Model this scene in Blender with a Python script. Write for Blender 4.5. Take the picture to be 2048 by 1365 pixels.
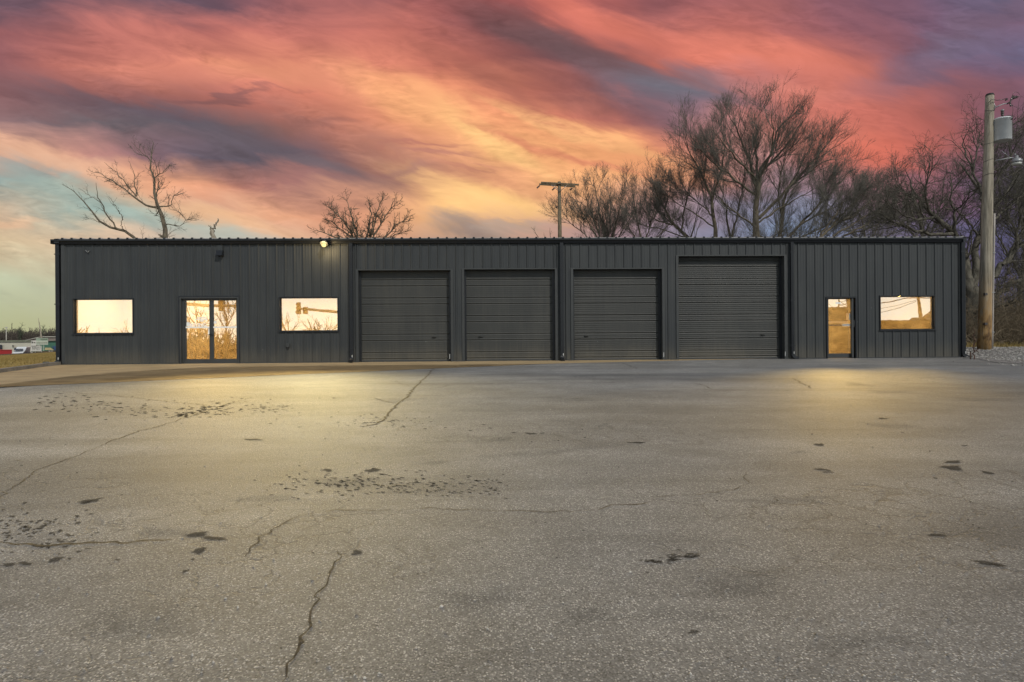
import bpy, bmesh, math, random
import numpy as np
from mathutils import Vector, Matrix

# ------------------------------------------------------------------ scene
SC = bpy.context.scene
for o in list(bpy.data.objects):
    bpy.data.objects.remove(o)
COL = SC.collection
SC.view_settings.view_transform = 'Standard'
SC.view_settings.look = 'None'
SC.view_settings.exposure = 0.0
SC.view_settings.gamma = 1.0
SC.view_settings.use_curve_mapping = False
SC.cycles.max_bounces = 6
SC.cycles.transparent_max_bounces = 12
SC.cycles.sample_clamp_indirect = 4.0

# ------------------------------------------------------------------ camera
FPX = 1200.0                      # focal length in pixels of the 2048 px photo
TY = math.radians(1.76)           # yaw to the right
RO = 0.0073                       # roll
DC = 20.85                        # metres to the front wall (y = 0)
CAMZ = 0.70                       # eye above the slab
C0 = Vector((0.0, -DC, CAMZ))
_F = Vector((math.sin(TY), math.cos(TY), 0))
_R = Vector((math.cos(TY), -math.sin(TY), 0))
_Z = Vector((0, 0, 1))
R_ = _R * math.cos(RO) - _Z * math.sin(RO)
U_ = _Z * math.cos(RO) + _R * math.sin(RO)
cd = bpy.data.cameras.new('camera')
cd.sensor_width = 36.0
cd.lens = FPX / 2048 * 36.0
cd.clip_start = 0.05
cd.clip_end = 6000
cam = bpy.data.objects.new('camera', cd)
COL.objects.link(cam)
M = Matrix.Identity(4)
for i in range(3):
    M[i][0] = R_[i]; M[i][1] = U_[i]; M[i][2] = -_F[i]; M[i][3] = C0[i]
cam.matrix_world = M
SC.camera = cam

def pdir(px, py):
    return _F + R_ * ((px - 1024) / FPX) + U_ * ((682.5 - py) / FPX)
def W(px, py, y=0.0):
    d = pdir(px, py)
    return C0 + d * ((y + DC) / d.y)
def V(px, py, depth):
    return C0 + pdir(px, py) * depth

# ------------------------------------------------------------------ sky
def s2l(c):
    c = c / 255.0
    return c / 12.92 if c <= 0.04045 else ((c + 0.055) / 1.055) ** 2.4
def rgb(*c):
    return (s2l(c[0]), s2l(c[1]), s2l(c[2]), 1.0)

class NT:
    def __init__(self, nt):
        self.nt = nt
    def n(self, t, **k):
        nd = self.nt.nodes.new(t)
        for a, b in k.items():
            setattr(nd, a, b)
        return nd
    def l(self, a, b):
        self.nt.links.new(a, b)
    def put(self, sock, v):
        if hasattr(v, 'is_output') or isinstance(v, bpy.types.NodeSocket):
            self.l(v, sock)
        else:
            sock.default_value = v
    def m(self, op, a, b=0.0, c=None, clamp=False):
        nd = self.n('ShaderNodeMath', operation=op, use_clamp=clamp)
        self.put(nd.inputs[0], a); self.put(nd.inputs[1], b)
        if c is not None:
            self.put(nd.inputs[2], c)
        return nd.outputs[0]
    def mix(self, f, a, b, bt='MIX'):
        nd = self.n('ShaderNodeMix', data_type='RGBA', blend_type=bt)
        self.put(nd.inputs[0], f); self.put(nd.inputs[6], a); self.put(nd.inputs[7], b)
        return nd.outputs[2]
    def mr(self, v, a, b, c=0.0, d=1.0, smooth=True):
        nd = self.n('ShaderNodeMapRange', interpolation_type='SMOOTHSTEP' if smooth else 'LINEAR')
        self.put(nd.inputs[0], v)
        for i, q in enumerate((a, b, c, d)):
            nd.inputs[i + 1].default_value = q
        return nd.outputs[0]
    def ramp(self, v, stops, interp='LINEAR'):
        nd = self.n('ShaderNodeValToRGB')
        cr = nd.color_ramp
        cr.interpolation = interp
        while len(cr.elements) < len(stops):
            cr.elements.new(0.5)
        for e, (p, c) in zip(cr.elements, stops):
            e.position = p
        for e, (p, c) in zip(cr.elements, stops):
            e.position = p; e.color = c
        self.put(nd.inputs[0], v)
        return nd.outputs[0]
    def noise(self, vec, scale, detail=3, rough=0.5, dist=0.0, col=False):
        nd = self.n('ShaderNodeTexNoise')
        if vec is not None:
            self.l(vec, nd.inputs['Vector'])
        nd.inputs['Scale'].default_value = scale
        nd.inputs['Detail'].default_value = detail
        nd.inputs['Roughness'].default_value = rough
        nd.inputs['Distortion'].default_value = dist
        return nd.outputs[1 if col else 0]
    def comb(self, x, y, z=0.0):
        nd = self.n('ShaderNodeCombineXYZ')
        self.put(nd.inputs[0], x); self.put(nd.inputs[1], y); self.put(nd.inputs[2], z)
        return nd.outputs[0]
    def streak(self, vec, scale, deg, loc=(0, 0, 0)):
        return self.mapping(self.mapping(vec, rot=(0, 0, math.radians(deg))), scale=scale, loc=loc)
    def mapping(self, vec, scale=(1, 1, 1), rot=(0, 0, 0), loc=(0, 0, 0)):
        nd = self.n('ShaderNodeMapping')
        self.l(vec, nd.inputs[0])
        nd.inputs['Scale'].default_value = scale
        nd.inputs['Rotation'].default_value = rot
        nd.inputs['Location'].default_value = loc
        return nd.outputs[0]

world = bpy.data.worlds.new("World")
SC.world = world
world.use_nodes = True
wt = world.node_tree
wt.nodes.clear()
N = NT(wt)
tc = N.n('ShaderNodeTexCoord')
sep = N.n('ShaderNodeSeparateXYZ')
N.l(tc.outputs['Generated'], sep.inputs[0])
DX, DY, DZ = sep.outputs
ct, st = math.cos(TY), math.sin(TY)
fw = N.m('MAXIMUM', N.m('ADD', N.m('MULTIPLY', DX, st), N.m('MULTIPLY', DY, ct)), 0.06)
sx = N.m('DIVIDE', N.m('SUBTRACT', N.m('MULTIPLY', DX, ct), N.m('MULTIPLY', DY, st)), fw)
sz = N.m('DIVIDE', DZ, fw)
U0 = N.m('MULTIPLY_ADD', sx, FPX / 2048, 0.5)         # 0..1 across the front sky
V0 = N.m('MULTIPLY_ADD', sz, -FPX / 682.5, 1.0)       # 0 high up, 1 at the horizon
P = N.comb(U0, N.m('MULTIPLY', V0, 0.3333), 0.0)      # isotropic direction plane
# long wind-drawn streaks falling to the right
st1 = N.streak(P, (2.0, 11.0, 1), -22)
nz1 = N.noise(st1, 1.6, 5, 0.55, 0.6)
st2 = N.streak(P, (7.0, 24.0, 1), -12, (3, 1, 0))
nz2 = N.noise(st2, 1.5, 5, 0.6, 0.8)
st3 = N.streak(P, (4, 12, 1), -30, (7, 4, 0))
nz3 = N.noise(st3, 1.7, 4, 0.55, 0.4)
w1 = N.m('SUBTRACT', nz1, 0.5); w2 = N.m('SUBTRACT', nz2, 0.5); w3 = N.m('SUBTRACT', nz3, 0.5)
UU = N.m('ADD', U0, N.m('MULTIPLY', w3, 0.09))
UU = N.m('ADD', UU, N.m('MULTIPLY', w2, 0.03))
VV = N.m('ADD', V0, N.m('MULTIPLY', w1, 0.16))
VV = N.m('ADD', VV, N.m('MULTIPLY', w2, 0.09))
ROWS = [
 (0,   [(110,85,108),(120,80,100),(128,84,100),(98,80,105),(132,80,98),(188,95,98),(150,82,92),(165,78,82),(150,65,75),(205,85,78),(130,75,92),(165,82,92),(170,86,92),(140,82,105),(120,82,112),(100,84,120),(90,88,125)]),
 (60,  [(145,80,92),(175,90,95),(195,98,94),(178,88,90),(208,102,94),(192,95,92),(205,98,86),(165,78,80),(112,68,82),(215,92,78),(150,78,86),(185,88,88),(200,92,86),(150,82,102),(140,82,104),(112,88,124),(122,90,122)]),
 (120, [(135,80,95),(198,98,90),(212,112,98),(226,118,94),(232,126,94),(214,104,88),(228,120,92),(200,92,78),(125,68,74),(118,74,90),(190,88,82),(220,100,82),(230,104,82),(208,94,82),(138,82,104),(116,94,130),(104,94,135)]),
 (180, [(140,88,98),(132,86,98),(152,88,93),(168,92,90),(204,102,90),(222,112,88),(238,136,94),(238,132,84),(190,88,74),(142,80,86),(112,84,106),(108,104,134),(180,96,100),(214,98,80),(170,84,88),(138,82,100),(128,84,110)]),
 (240, [(150,108,118),(116,98,112),(106,94,108),(108,88,102),(120,90,98),(172,98,90),(216,114,84),(242,152,94),(238,132,82),(196,92,74),(150,86,96),(130,106,130),(190,104,98),(208,94,80),(196,86,78),(152,76,84),(112,82,112)]),
 (300, [(232,165,142),(210,135,128),(160,108,122),(104,92,114),(100,88,108),(120,88,102),(180,108,92),(226,134,94),(252,178,104),(248,158,88),(228,114,74),(176,106,108),(180,122,122),(214,104,82),(212,84,64),(148,80,90),(100,82,116)]),
 (360, [(138,160,168),(178,165,156),(236,166,132),(228,142,110),(186,110,102),(138,96,106),(160,112,106),(196,122,96),(226,142,98),(248,166,96),(240,152,92),(200,124,104),(164,120,132),(176,108,112),(170,92,98),(118,86,116),(90,82,118)]),
 (420, [(226,178,142),(160,176,172),(150,176,176),(206,168,146),(242,168,122),(228,146,108),(226,144,106),(252,190,106),(244,164,104),(230,162,112),(176,130,132),(142,120,142),(130,128,160),(130,128,156),(158,100,116),(130,90,122),(98,84,124)]),
 (470, [(216,188,148),(218,188,152),(228,182,148),(176,182,176),(196,182,168),(234,166,126),(238,168,124),(160,134,126),(206,156,128),(180,136,130),(152,126,142),(132,126,150),(120,138,174),(120,138,172),(124,106,140),(92,86,124),(86,84,124)]),
 (560, [(190,196,162),(194,196,160),(196,190,160),(186,186,164),(190,182,160),(200,165,140),(200,160,140),(170,140,130),(170,140,132),(160,130,132),(146,122,140),(130,122,148),(118,130,162),(116,130,160),(112,100,136),(88,82,120),(84,80,120)]),
 (665, [(180,182,132),(180,180,132),(176,174,130),(170,168,132),(170,160,132),(170,148,128),(160,140,128),(150,130,124),(150,128,124),(140,120,124),(130,116,126),(120,112,130),(110,112,136),(106,108,132),(100,92,120),(80,76,108),(78,74,106)]),
]
col = None
pv = None
for yy, cs in ROWS:
    stops = [((i + 0.5) / 17.0 if False else i / 16.0, rgb(*c)) for i, c in enumerate(cs)]
    rc = N.ramp(UU, stops, 'B_SPLINE')
    vv = yy / 682.5
    if col is None:
        col = rc
    else:
        col = N.mix(N.mr(VV, pv, vv, smooth=False), col, rc)
    pv = vv
# single wind-blown cloud bands: (x, y, half length, half width, fall in degrees, colour, strength)
BANDS = [
 (60,330,100,30,15,(135,162,172),.6),(220,398,160,28,13,(150,178,180),.7),(400,447,150,18,12,(176,187,178),.6),
 (130,318,230,17,17,(246,178,142),.65),(340,352,130,28,10,(242,156,114),.6),(440,430,190,20,14,(250,182,126),.6),(40,435,70,9,0,(238,182,142),.6),
 (700,150,100,45,35,(224,128,96),.5),(560,140,130,28,2,(234,136,98),.5),(300,80,170,26,6,(196,98,92),.4),(330,135,120,16,6,(214,112,96),.4),
 (1060,62,150,34,28,(110,72,82),.75),(1190,122,170,30,18,(104,78,90),.75),(1340,172,150,34,4,(112,108,130),.75),(1000,175,170,13,30,(160,82,76),.55),
 (880,225,170,36,28,(250,164,98),.65),(1010,292,130,22,30,(255,190,110),.7),(1200,292,190,24,15,(250,158,90),.6),(1150,262,170,10,19,(255,182,108),.5),(1130,306,170,8,19,(218,112,78),.7),
 (1010,418,120,26,6,(255,196,108),.65),(905,395,120,14,26,(255,190,114),.45),(1180,40,140,30,28,(226,98,78),.65),(1335,88,160,24,20,(222,98,78),.55),(1530,112,180,34,8,(226,104,84),.5),
 (1740,312,100,34,0,(222,84,60),.65),(1560,190,160,16,10,(214,110,98),.35),(1850,130,140,38,-25,(112,102,136),.5),(1960,60,120,14,-20,(120,90,118),.4),
 (190,198,180,24,10,(98,86,104),.45),(340,228,150,20,12,(92,88,110),.5),(520,290,150,18,16,(98,90,108),.45),(625,327,90,12,10,(106,100,118),.5),(450,186,130,6,-4,(122,80,90),.6),(640,238,100,9,6,(150,92,92),.5),
 (905,447,55,14,12,(136,126,132),.65),(1000,462,100,9,0,(166,150,142),.5),(850,300,90,5,3,(176,98,92),.6),(890,322,80,5,2,(170,100,98),.6),(800,345,80,6,3,(160,105,108),.5),(950,345,70,5,2,(180,104,92),.5),
]
pxy = N.comb(N.m('MULTIPLY', UU, 2048.0), N.m('MULTIPLY', VV, 682.5), 0.0)
for (bx_, by_, hl_, hw_, an_, cc_, sg_) in BANDS:
    mp = N.n('ShaderNodeMapping', vector_type='TEXTURE')
    N.l(pxy, mp.inputs[0])
    mp.inputs['Location'].default_value = (bx_, by_, 0); mp.inputs['Rotation'].default_value = (0, 0, math.radians(an_)); mp.inputs['Scale'].default_value = (hl_ * 1.6, hw_ * 1.7, 1)
    ln_ = N.n('ShaderNodeVectorMath', operation='LENGTH'); N.l(mp.outputs[0], ln_.inputs[0])
    col = N.mix(N.mr(ln_.outputs['Value'], 0.15, 1.0, sg_, 0.0), col, rgb(*cc_))
# thin light and dark filaments in the cloud sheet
fil = N.m('MULTIPLY_ADD', w2, 0.65, N.m('MULTIPLY_ADD', w1, 0.35, 1.0))
st4 = N.streak(P, (30, 110, 1), -3, (1, 9, 0))
nz4 = N.noise(st4, 1.2, 3, 0.55, 1.2)
rip = N.m('MULTIPLY', N.m('SUBTRACT', nz4, 0.5), N.mr(nz3, 0.42, 0.62, 0.0, 0.6))
fil = N.m('ADD', fil, rip)
fade = N.mr(V0, 0.78, 0.95)
fil = N.m('ADD', N.m('MULTIPLY', fil, N.m('SUBTRACT', 1.0, fade)), fade)
colv = N.n('ShaderNodeVectorMath', operation='SCALE')
N.l(col, colv.inputs[0]); N.l(fil, colv.inputs[3])
hs = N.n('ShaderNodeHueSaturation'); hs.inputs['Saturation'].default_value = 0.87; hs.inputs['Value'].default_value = 1.0; N.l(colv.outputs[0], hs.inputs['Color'])
front = N.mix(N.mr(V0, 0.5, 0.8, 1.0, 0.0), hs.outputs[0], (1.0, 1.03, 0.90, 1), 'MULTIPLY')
# the rest of the sky: pale clear sky low behind the camera, dusk blue overhead
backc = N.ramp(DZ, [(0.0, (0.95, 1.0, 1.0, 1)), (0.22, (0.85, 0.95, 1.0, 1)), (0.5, (0.30, 0.36, 0.46, 1)), (1.0, (0.26, 0.28, 0.33, 1))], 'EASE')
fb = N.mr(DY, 0.05, -0.25)
ft = N.mr(DZ, 0.50, 0.68)
fm = N.m('MAXIMUM', fb, ft)
skyc = N.mix(fm, front, backc)
grd = N.mr(DZ, -0.06, -0.01)
skyc = N.mix(grd, (0.07, 0.065, 0.055, 1), skyc)
bg = N.n('ShaderNodeBackground')
N.l(skyc, bg.inputs[0]); bg.inputs[1].default_value = 1.0
wo = N.n('ShaderNodeOutputWorld')
N.l(bg.outputs[0], wo.inputs[0])

# ------------------------------------------------------------------ sun
SUNV = Vector((0.15, -0.25, 0.24)).normalized()
sd = bpy.data.lights.new('sun', 'SUN')
sd.energy = 2.3
sd.angle = math.radians(1.0)
sd.color = (1.0, 0.95, 0.87)
sun = bpy.data.objects.new('sun', sd)
COL.objects.link(sun)
sun.rotation_euler = SUNV.to_track_quat('Z', 'Y').to_euler()

# ------------------------------------------------------------------ helpers
def link(name, mesh, mat=None, parent=None, loc=(0, 0, 0)):
    o = bpy.data.objects.new(name, mesh)
    COL.objects.link(o)
    o.location = loc
    if mat is not None and mesh is not None:
        mesh.materials.append(mat)
    if parent is not None:
        o.parent = parent
    return o
def tag(o, label=None, cat=None, group=None, kind=None):
    if label: o['label'] = label
    if cat: o['category'] = cat
    if group: o['group'] = group
    if kind: o['kind'] = kind
    return o
def thing(name, label, cat, loc=(0, 0, 0), group=None):
    o = bpy.data.objects.new(name, None)
    o.empty_display_size = 0.3
    COL.objects.link(o)
    o.location = loc
    return tag(o, label, cat, group)

class MB:
    """collects shapes in world coordinates, builds ONE mesh object"""
    def __init__(self):
        self.v = []; self.f = []; self.sm = []
    def add(self, vs, fs, smooth=False):
        b = len(self.v)
        self.v += [tuple(p) for p in vs]
        self.f += [tuple(i + b for i in f) for f in fs]
        self.sm += [smooth] * len(fs)
        return self
    def box(self, x0, x1, y0, y1, z0, z1):
        v = [(x0,y0,z0),(x1,y0,z0),(x1,y1,z0),(x0,y1,z0),(x0,y0,z1),(x1,y0,z1),(x1,y1,z1),(x0,y1,z1)]
        return self.add(v, [(0,3,2,1),(4,5,6,7),(0,1,5,4),(1,2,6,5),(2,3,7,6),(3,0,4,7)])
    def obox(self, c, ax, ay, az):
        c = Vector(c); ax = Vector(ax); ay = Vector(ay); az = Vector(az)
        v = [c + sx_ * ax + sy_ * ay + sz_ * az for sz_ in (-1, 1) for sy_ in (-1, 1) for sx_ in (-1, 1)]
        return self.add(v, [(0,2,3,1),(4,5,7,6),(0,1,5,4),(1,3,7,5),(3,2,6,7),(2,0,4,6)])
    def tube(self, pts, rads, n=8, caps=True, smooth=True):
        pts = [Vector(p) for p in pts]
        if not hasattr(rads, '__len__'): rads = [rads] * len(pts)
        ring = []; vs = []
        up = None
        for i, p in enumerate(pts):
            if i == 0: t = pts[1] - pts[0]
            elif i == len(pts) - 1: t = pts[-1] - pts[-2]
            else: t = pts[i + 1] - pts[i - 1]
            t.normalize()
            if up is None:
                up = Vector((0, 0, 1)) if abs(t.z) < 0.9 else Vector((1, 0, 0))
            a = t.cross(up).normalized(); b = a.cross(t).normalized(); up = b
            for k in range(n):
                an = 2 * math.pi * k / n
                vs.append(p + (a * math.cos(an) + b * math.sin(an)) * rads[i])
        fs = []
        for i in range(len(pts) - 1):
            for k in range(n):
                k2 = (k + 1) % n
                fs.append((i*n+k, i*n+k2, (i+1)*n+k2, (i+1)*n+k))
        self.add(vs, fs, smooth)
        if caps:
            b = len(self.v) - len(vs)
            self.f.append(tuple(b + k for k in reversed(range(n)))); self.sm.append(False)
            self.f.append(tuple(b + (len(pts)-1)*n + k for k in range(n))); self.sm.append(False)
        return self
    def lathe(self, base, prof, n=20, axis='z'):
        vs = []; fs = []
        for (r, z) in prof:
            for k in range(n):
                an = 2 * math.pi * k / n
                vs.append((base[0] + r * math.cos(an), base[1] + r * math.sin(an), base[2] + z))
        for i in range(len(prof) - 1):
            for k in range(n):
                k2 = (k + 1) % n
                fs.append((i*n+k, i*n+k2, (i+1)*n+k2, (i+1)*n+k))
        self.add(vs, fs, True)
        b = len(self.v) - len(vs)
        self.f.append(tuple(b + k for k in reversed(range(n)))); self.sm.append(False)
        self.f.append(tuple(b + (len(prof)-1)*n + k for k in range(n))); self.sm.append(False)
        return self
    def extrude_x(self, prof, x0, x1, closed=True):
        """prof: list of (y,z); closed outline extruded along x"""
        n = len(prof)
        vs = [(x0, y, z) for y, z in prof] + [(x1, y, z) for y, z in prof]
        fs = [(i, (i+1) % n, n + (i+1) % n, n + i) for i in range(n if closed else n - 1)]
        if closed:
            fs += [tuple(reversed(range(n))), tuple(range(n, 2*n))]
        return self.add(vs, fs)
    def build(self, name, mat, parent=None, bevel=0):
        off = Vector((0, 0, 0))
        p = parent
        while p is not None:
            off += p.location; p = p.parent
        me = bpy.data.meshes.new(name)
        me.from_pydata([tuple(Vector(v) - off) for v in self.v], [], self.f)
        me.polygons.foreach_set('use_smooth', self.sm)
        me.update()
        if bevel:
            bm = bmesh.new(); bm.from_mesh(me)
            bmesh.ops.remove_doubles(bm, verts=bm.verts, dist=1e-5)
            bmesh.ops.bevel(bm, geom=[e for e in bm.edges if e.calc_face_angle(0) > 0.6], offset=bevel, segments=2, affect='EDGES', clamp_overlap=True)
            bm.to_mesh(me); bm.free()
        return link(name, me, mat, parent)

def build_each(items, name, mat_, parent=None):
    return [m_.build(name, mat_, parent) for m_ in items]
def bx1(*a):
    return MB().box(*a)

def np_mesh(name, verts, faces):
    """verts (n,3), faces (m,4) arrays"""
    me = bpy.data.meshes.new(name)
    me.vertices.add(len(verts))
    me.vertices.foreach_set('co', np.ascontiguousarray(verts, dtype=np.float32).ravel())
    k = faces.shape[1]
    me.loops.add(faces.size)
    me.loops.foreach_set('vertex_index', faces.astype(np.int32).ravel())
    me.polygons.add(len(faces))
    me.polygons.foreach_set('loop_start', np.arange(0, faces.size, k, dtype=np.int32))
    me.polygons.foreach_set('loop_total', np.full(len(faces), k, dtype=np.int32))
    me.update(calc_edges=True)
    return me

# ------------------------------------------------------------------ materials
def mat(name):
    m = bpy.data.materials.new(name)
    m.use_nodes = True
    m.node_tree.nodes.clear()
    nn = NT(m.node_tree)
    b = nn.n('ShaderNodeBsdfPrincipled')
    o = nn.n('ShaderNodeOutputMaterial')
    nn.l(b.outputs[0], o.inputs[0])
    geo = nn.n('ShaderNodeNewGeometry')
    return m, nn, b, geo.outputs['Position'], o
def bump(nn, b, h, strength, dist):
    bp = nn.n('ShaderNodeBump')
    bp.inputs['Strength'].default_value = strength
    bp.inputs['Distance'].default_value = dist
    nn.l(h, bp.inputs['Height'])
    nn.l(bp.outputs[0], b.inputs['Normal'])
def paint(name, c, rough=0.5, var=0.15, scale=3.0, spec=0.5, metal=0.0, streak=0.0):
    m, nn, b, pos, o = mat(name)
    n1 = nn.noise(pos, scale, 5, 0.6)
    f = nn.mr(n1, 0.3, 0.7, 1 - var, 1 + var, smooth=False)
    if streak:
        n2 = nn.noise(nn.mapping(pos, scale=(5, 5, 0.35)), 2.2, 5, 0.65)
        f = nn.m('MULTIPLY', f, nn.mr(n2, 0.3, 0.7, 1 - streak, 1 + streak, smooth=False))
    vs = nn.n('ShaderNodeVectorMath', operation='SCALE')
    vs.inputs[0].default_value = c
    nn.l(f, vs.inputs[3])
    nn.l(vs.outputs[0], b.inputs['Base Color'])
    n3 = nn.noise(pos, scale * 6, 3, 0.6)
    nn.l(nn.mr(n3, 0.3, 0.7, rough - 0.07, rough + 0.07, smooth=False), b.inputs['Roughness'])
    b.inputs['Specular IOR Level'].default_value = spec
    b.inputs['Metallic'].default_value = metal
    return m

# siding: dark charcoal painted steel with chips, dusty base tone also paints in warm glow
def siding_mat(name, c, c2):
    m, nn, b, pos, o = mat(name)
    n1 = nn.noise(nn.mapping(pos, scale=(1.2, 1.2, 0.5)), 0.9, 4, 0.6)
    n2 = nn.noise(nn.mapping(pos, scale=(9, 9, 0.35)), 1.6, 5, 0.65)
    f = nn.m('ADD', nn.mr(n1, 0.3, 0.7, -0.3, 0.5, False), nn.mr(n2, 0.3, 0.7, -0.3, 0.5, False), clamp=True)
    cc = nn.mix(f, c + (1,), c2 + (1,))
    vz = nn.n('ShaderNodeTexVoronoi'); vz.inputs['Scale'].default_value = 1.5
    nn.l(pos, vz.inputs['Vector'])
    chip = nn.mr(vz.outputs['Distance'], 0.018, 0.03, 0.55, 0.0)
    cc = nn.mix(chip, cc, (0.16, 0.17, 0.17, 1))
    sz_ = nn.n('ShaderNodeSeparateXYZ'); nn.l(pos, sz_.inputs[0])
    dust_glow = nn.m('MULTIPLY', nn.mr(nn.m('ADD', sz_.outputs[2], nn.m('MULTIPLY', n2, -0.5)), -0.25, 0.45, 0.45, 0.0), nn.mr(n1, 0.3, 0.6, 0.4, 1.0))
    cc = nn.mix(dust_glow, cc, (0.12, 0.105, 0.075, 1))
    nn.l(cc, b.inputs['Base Color'])
    nn.l(nn.mr(n2, 0.3, 0.7, 0.48, 0.66, False), b.inputs['Roughness'])
    b.inputs['Specular IOR Level'].default_value = 0.35
    bump(nn, b, nn.noise(nn.mapping(pos, scale=(2, 2, 1)), 1.1, 2, 0.5), 0.3, 0.02)
    return m
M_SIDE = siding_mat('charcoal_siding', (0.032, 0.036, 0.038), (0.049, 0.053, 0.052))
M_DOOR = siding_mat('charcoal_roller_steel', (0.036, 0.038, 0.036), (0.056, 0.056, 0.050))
M_TRIM = paint('black_trim', (0.012, 0.014, 0.017), 0.38, 0.2, 2.0, 0.4)
M_GREYTRIM = paint('charcoal_trim', (0.040, 0.043, 0.043), 0.5, 0.15, 2.0, 0.4)
M_ROOF = paint('galvanised_roof', (0.25, 0.245, 0.24), 0.45, 0.2, 1.0)
M_GAP = paint('inner_steel', (0.02, 0.02, 0.02), 0.6)
M_WARMWALL = paint('warm_interior_wall', (0.80, 0.70, 0.50), 0.8, 0.06)
M_FLOOR = paint('interior_floor', (0.42, 0.30, 0.16), 0.35, 0.15)
M_ALU = paint('aluminium', (0.55, 0.55, 0.53), 0.35, 0.1, 8, 0.5, 0.6)
M_WHITE = paint('white_vinyl', (0.80, 0.80, 0.76), 0.5, 0.05)
M_BLACKHOLE = paint('black_rubber', (0.012, 0.012, 0.012), 0.7)

def glass_mat(name, tint, refl, rough):
    m = bpy.data.materials.new(name); m.use_nodes = True
    m.node_tree.nodes.clear(); nn = NT(m.node_tree)
    t = nn.n('ShaderNodeBsdfTransparent'); t.inputs[0].default_value = tint
    g = nn.n('ShaderNodeBsdfGlossy'); g.inputs[0].default_value = (1.0, 0.91, 0.78, 1); g.inputs['Roughness'].default_value = rough
    mx = nn.n('ShaderNodeMixShader'); mx.inputs[0].default_value = refl
    geo = nn.n('ShaderNodeNewGeometry')
    sm_ = nn.noise(nn.mapping(geo.outputs['Position'], scale=(1.3, 1, 2.2)), 1.6, 5, 0.65, 0.8)
    nn.l(nn.mr(sm_, 0.3, 0.7, refl - 0.10, refl + 0.12, False), mx.inputs[0])
    bp = nn.n('ShaderNodeBump'); bp.inputs['Strength'].default_value = 0.05; bp.inputs['Distance'].default_value = 0.004
    nn.l(nn.noise(geo.outputs['Position'], 2.3, 2, 0.5), bp.inputs['Height']); nn.l(bp.outputs[0], g.inputs['Normal'])
    nn.l(t.outputs[0], mx.inputs[1]); nn.l(g.outputs[0], mx.inputs[2])
    o = nn.n('ShaderNodeOutputMaterial'); nn.l(mx.outputs[0], o.inputs[0])
    return m
M_GLASS = glass_mat('reflective_glass', (1.0, 0.96, 0.85, 1), 0.57, 0.004)

def emit(name, c, s):
    m = bpy.data.materials.new(name); m.use_nodes = True
    m.node_tree.nodes.clear(); nn = NT(m.node_tree)
    e = nn.n('ShaderNodeEmission'); e.inputs[0].default_value = c + (1,); e.inputs[1].default_value = s
    o = nn.n('ShaderNodeOutputMaterial'); nn.l(e.outputs[0], o.inputs[0])
    return m

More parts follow.
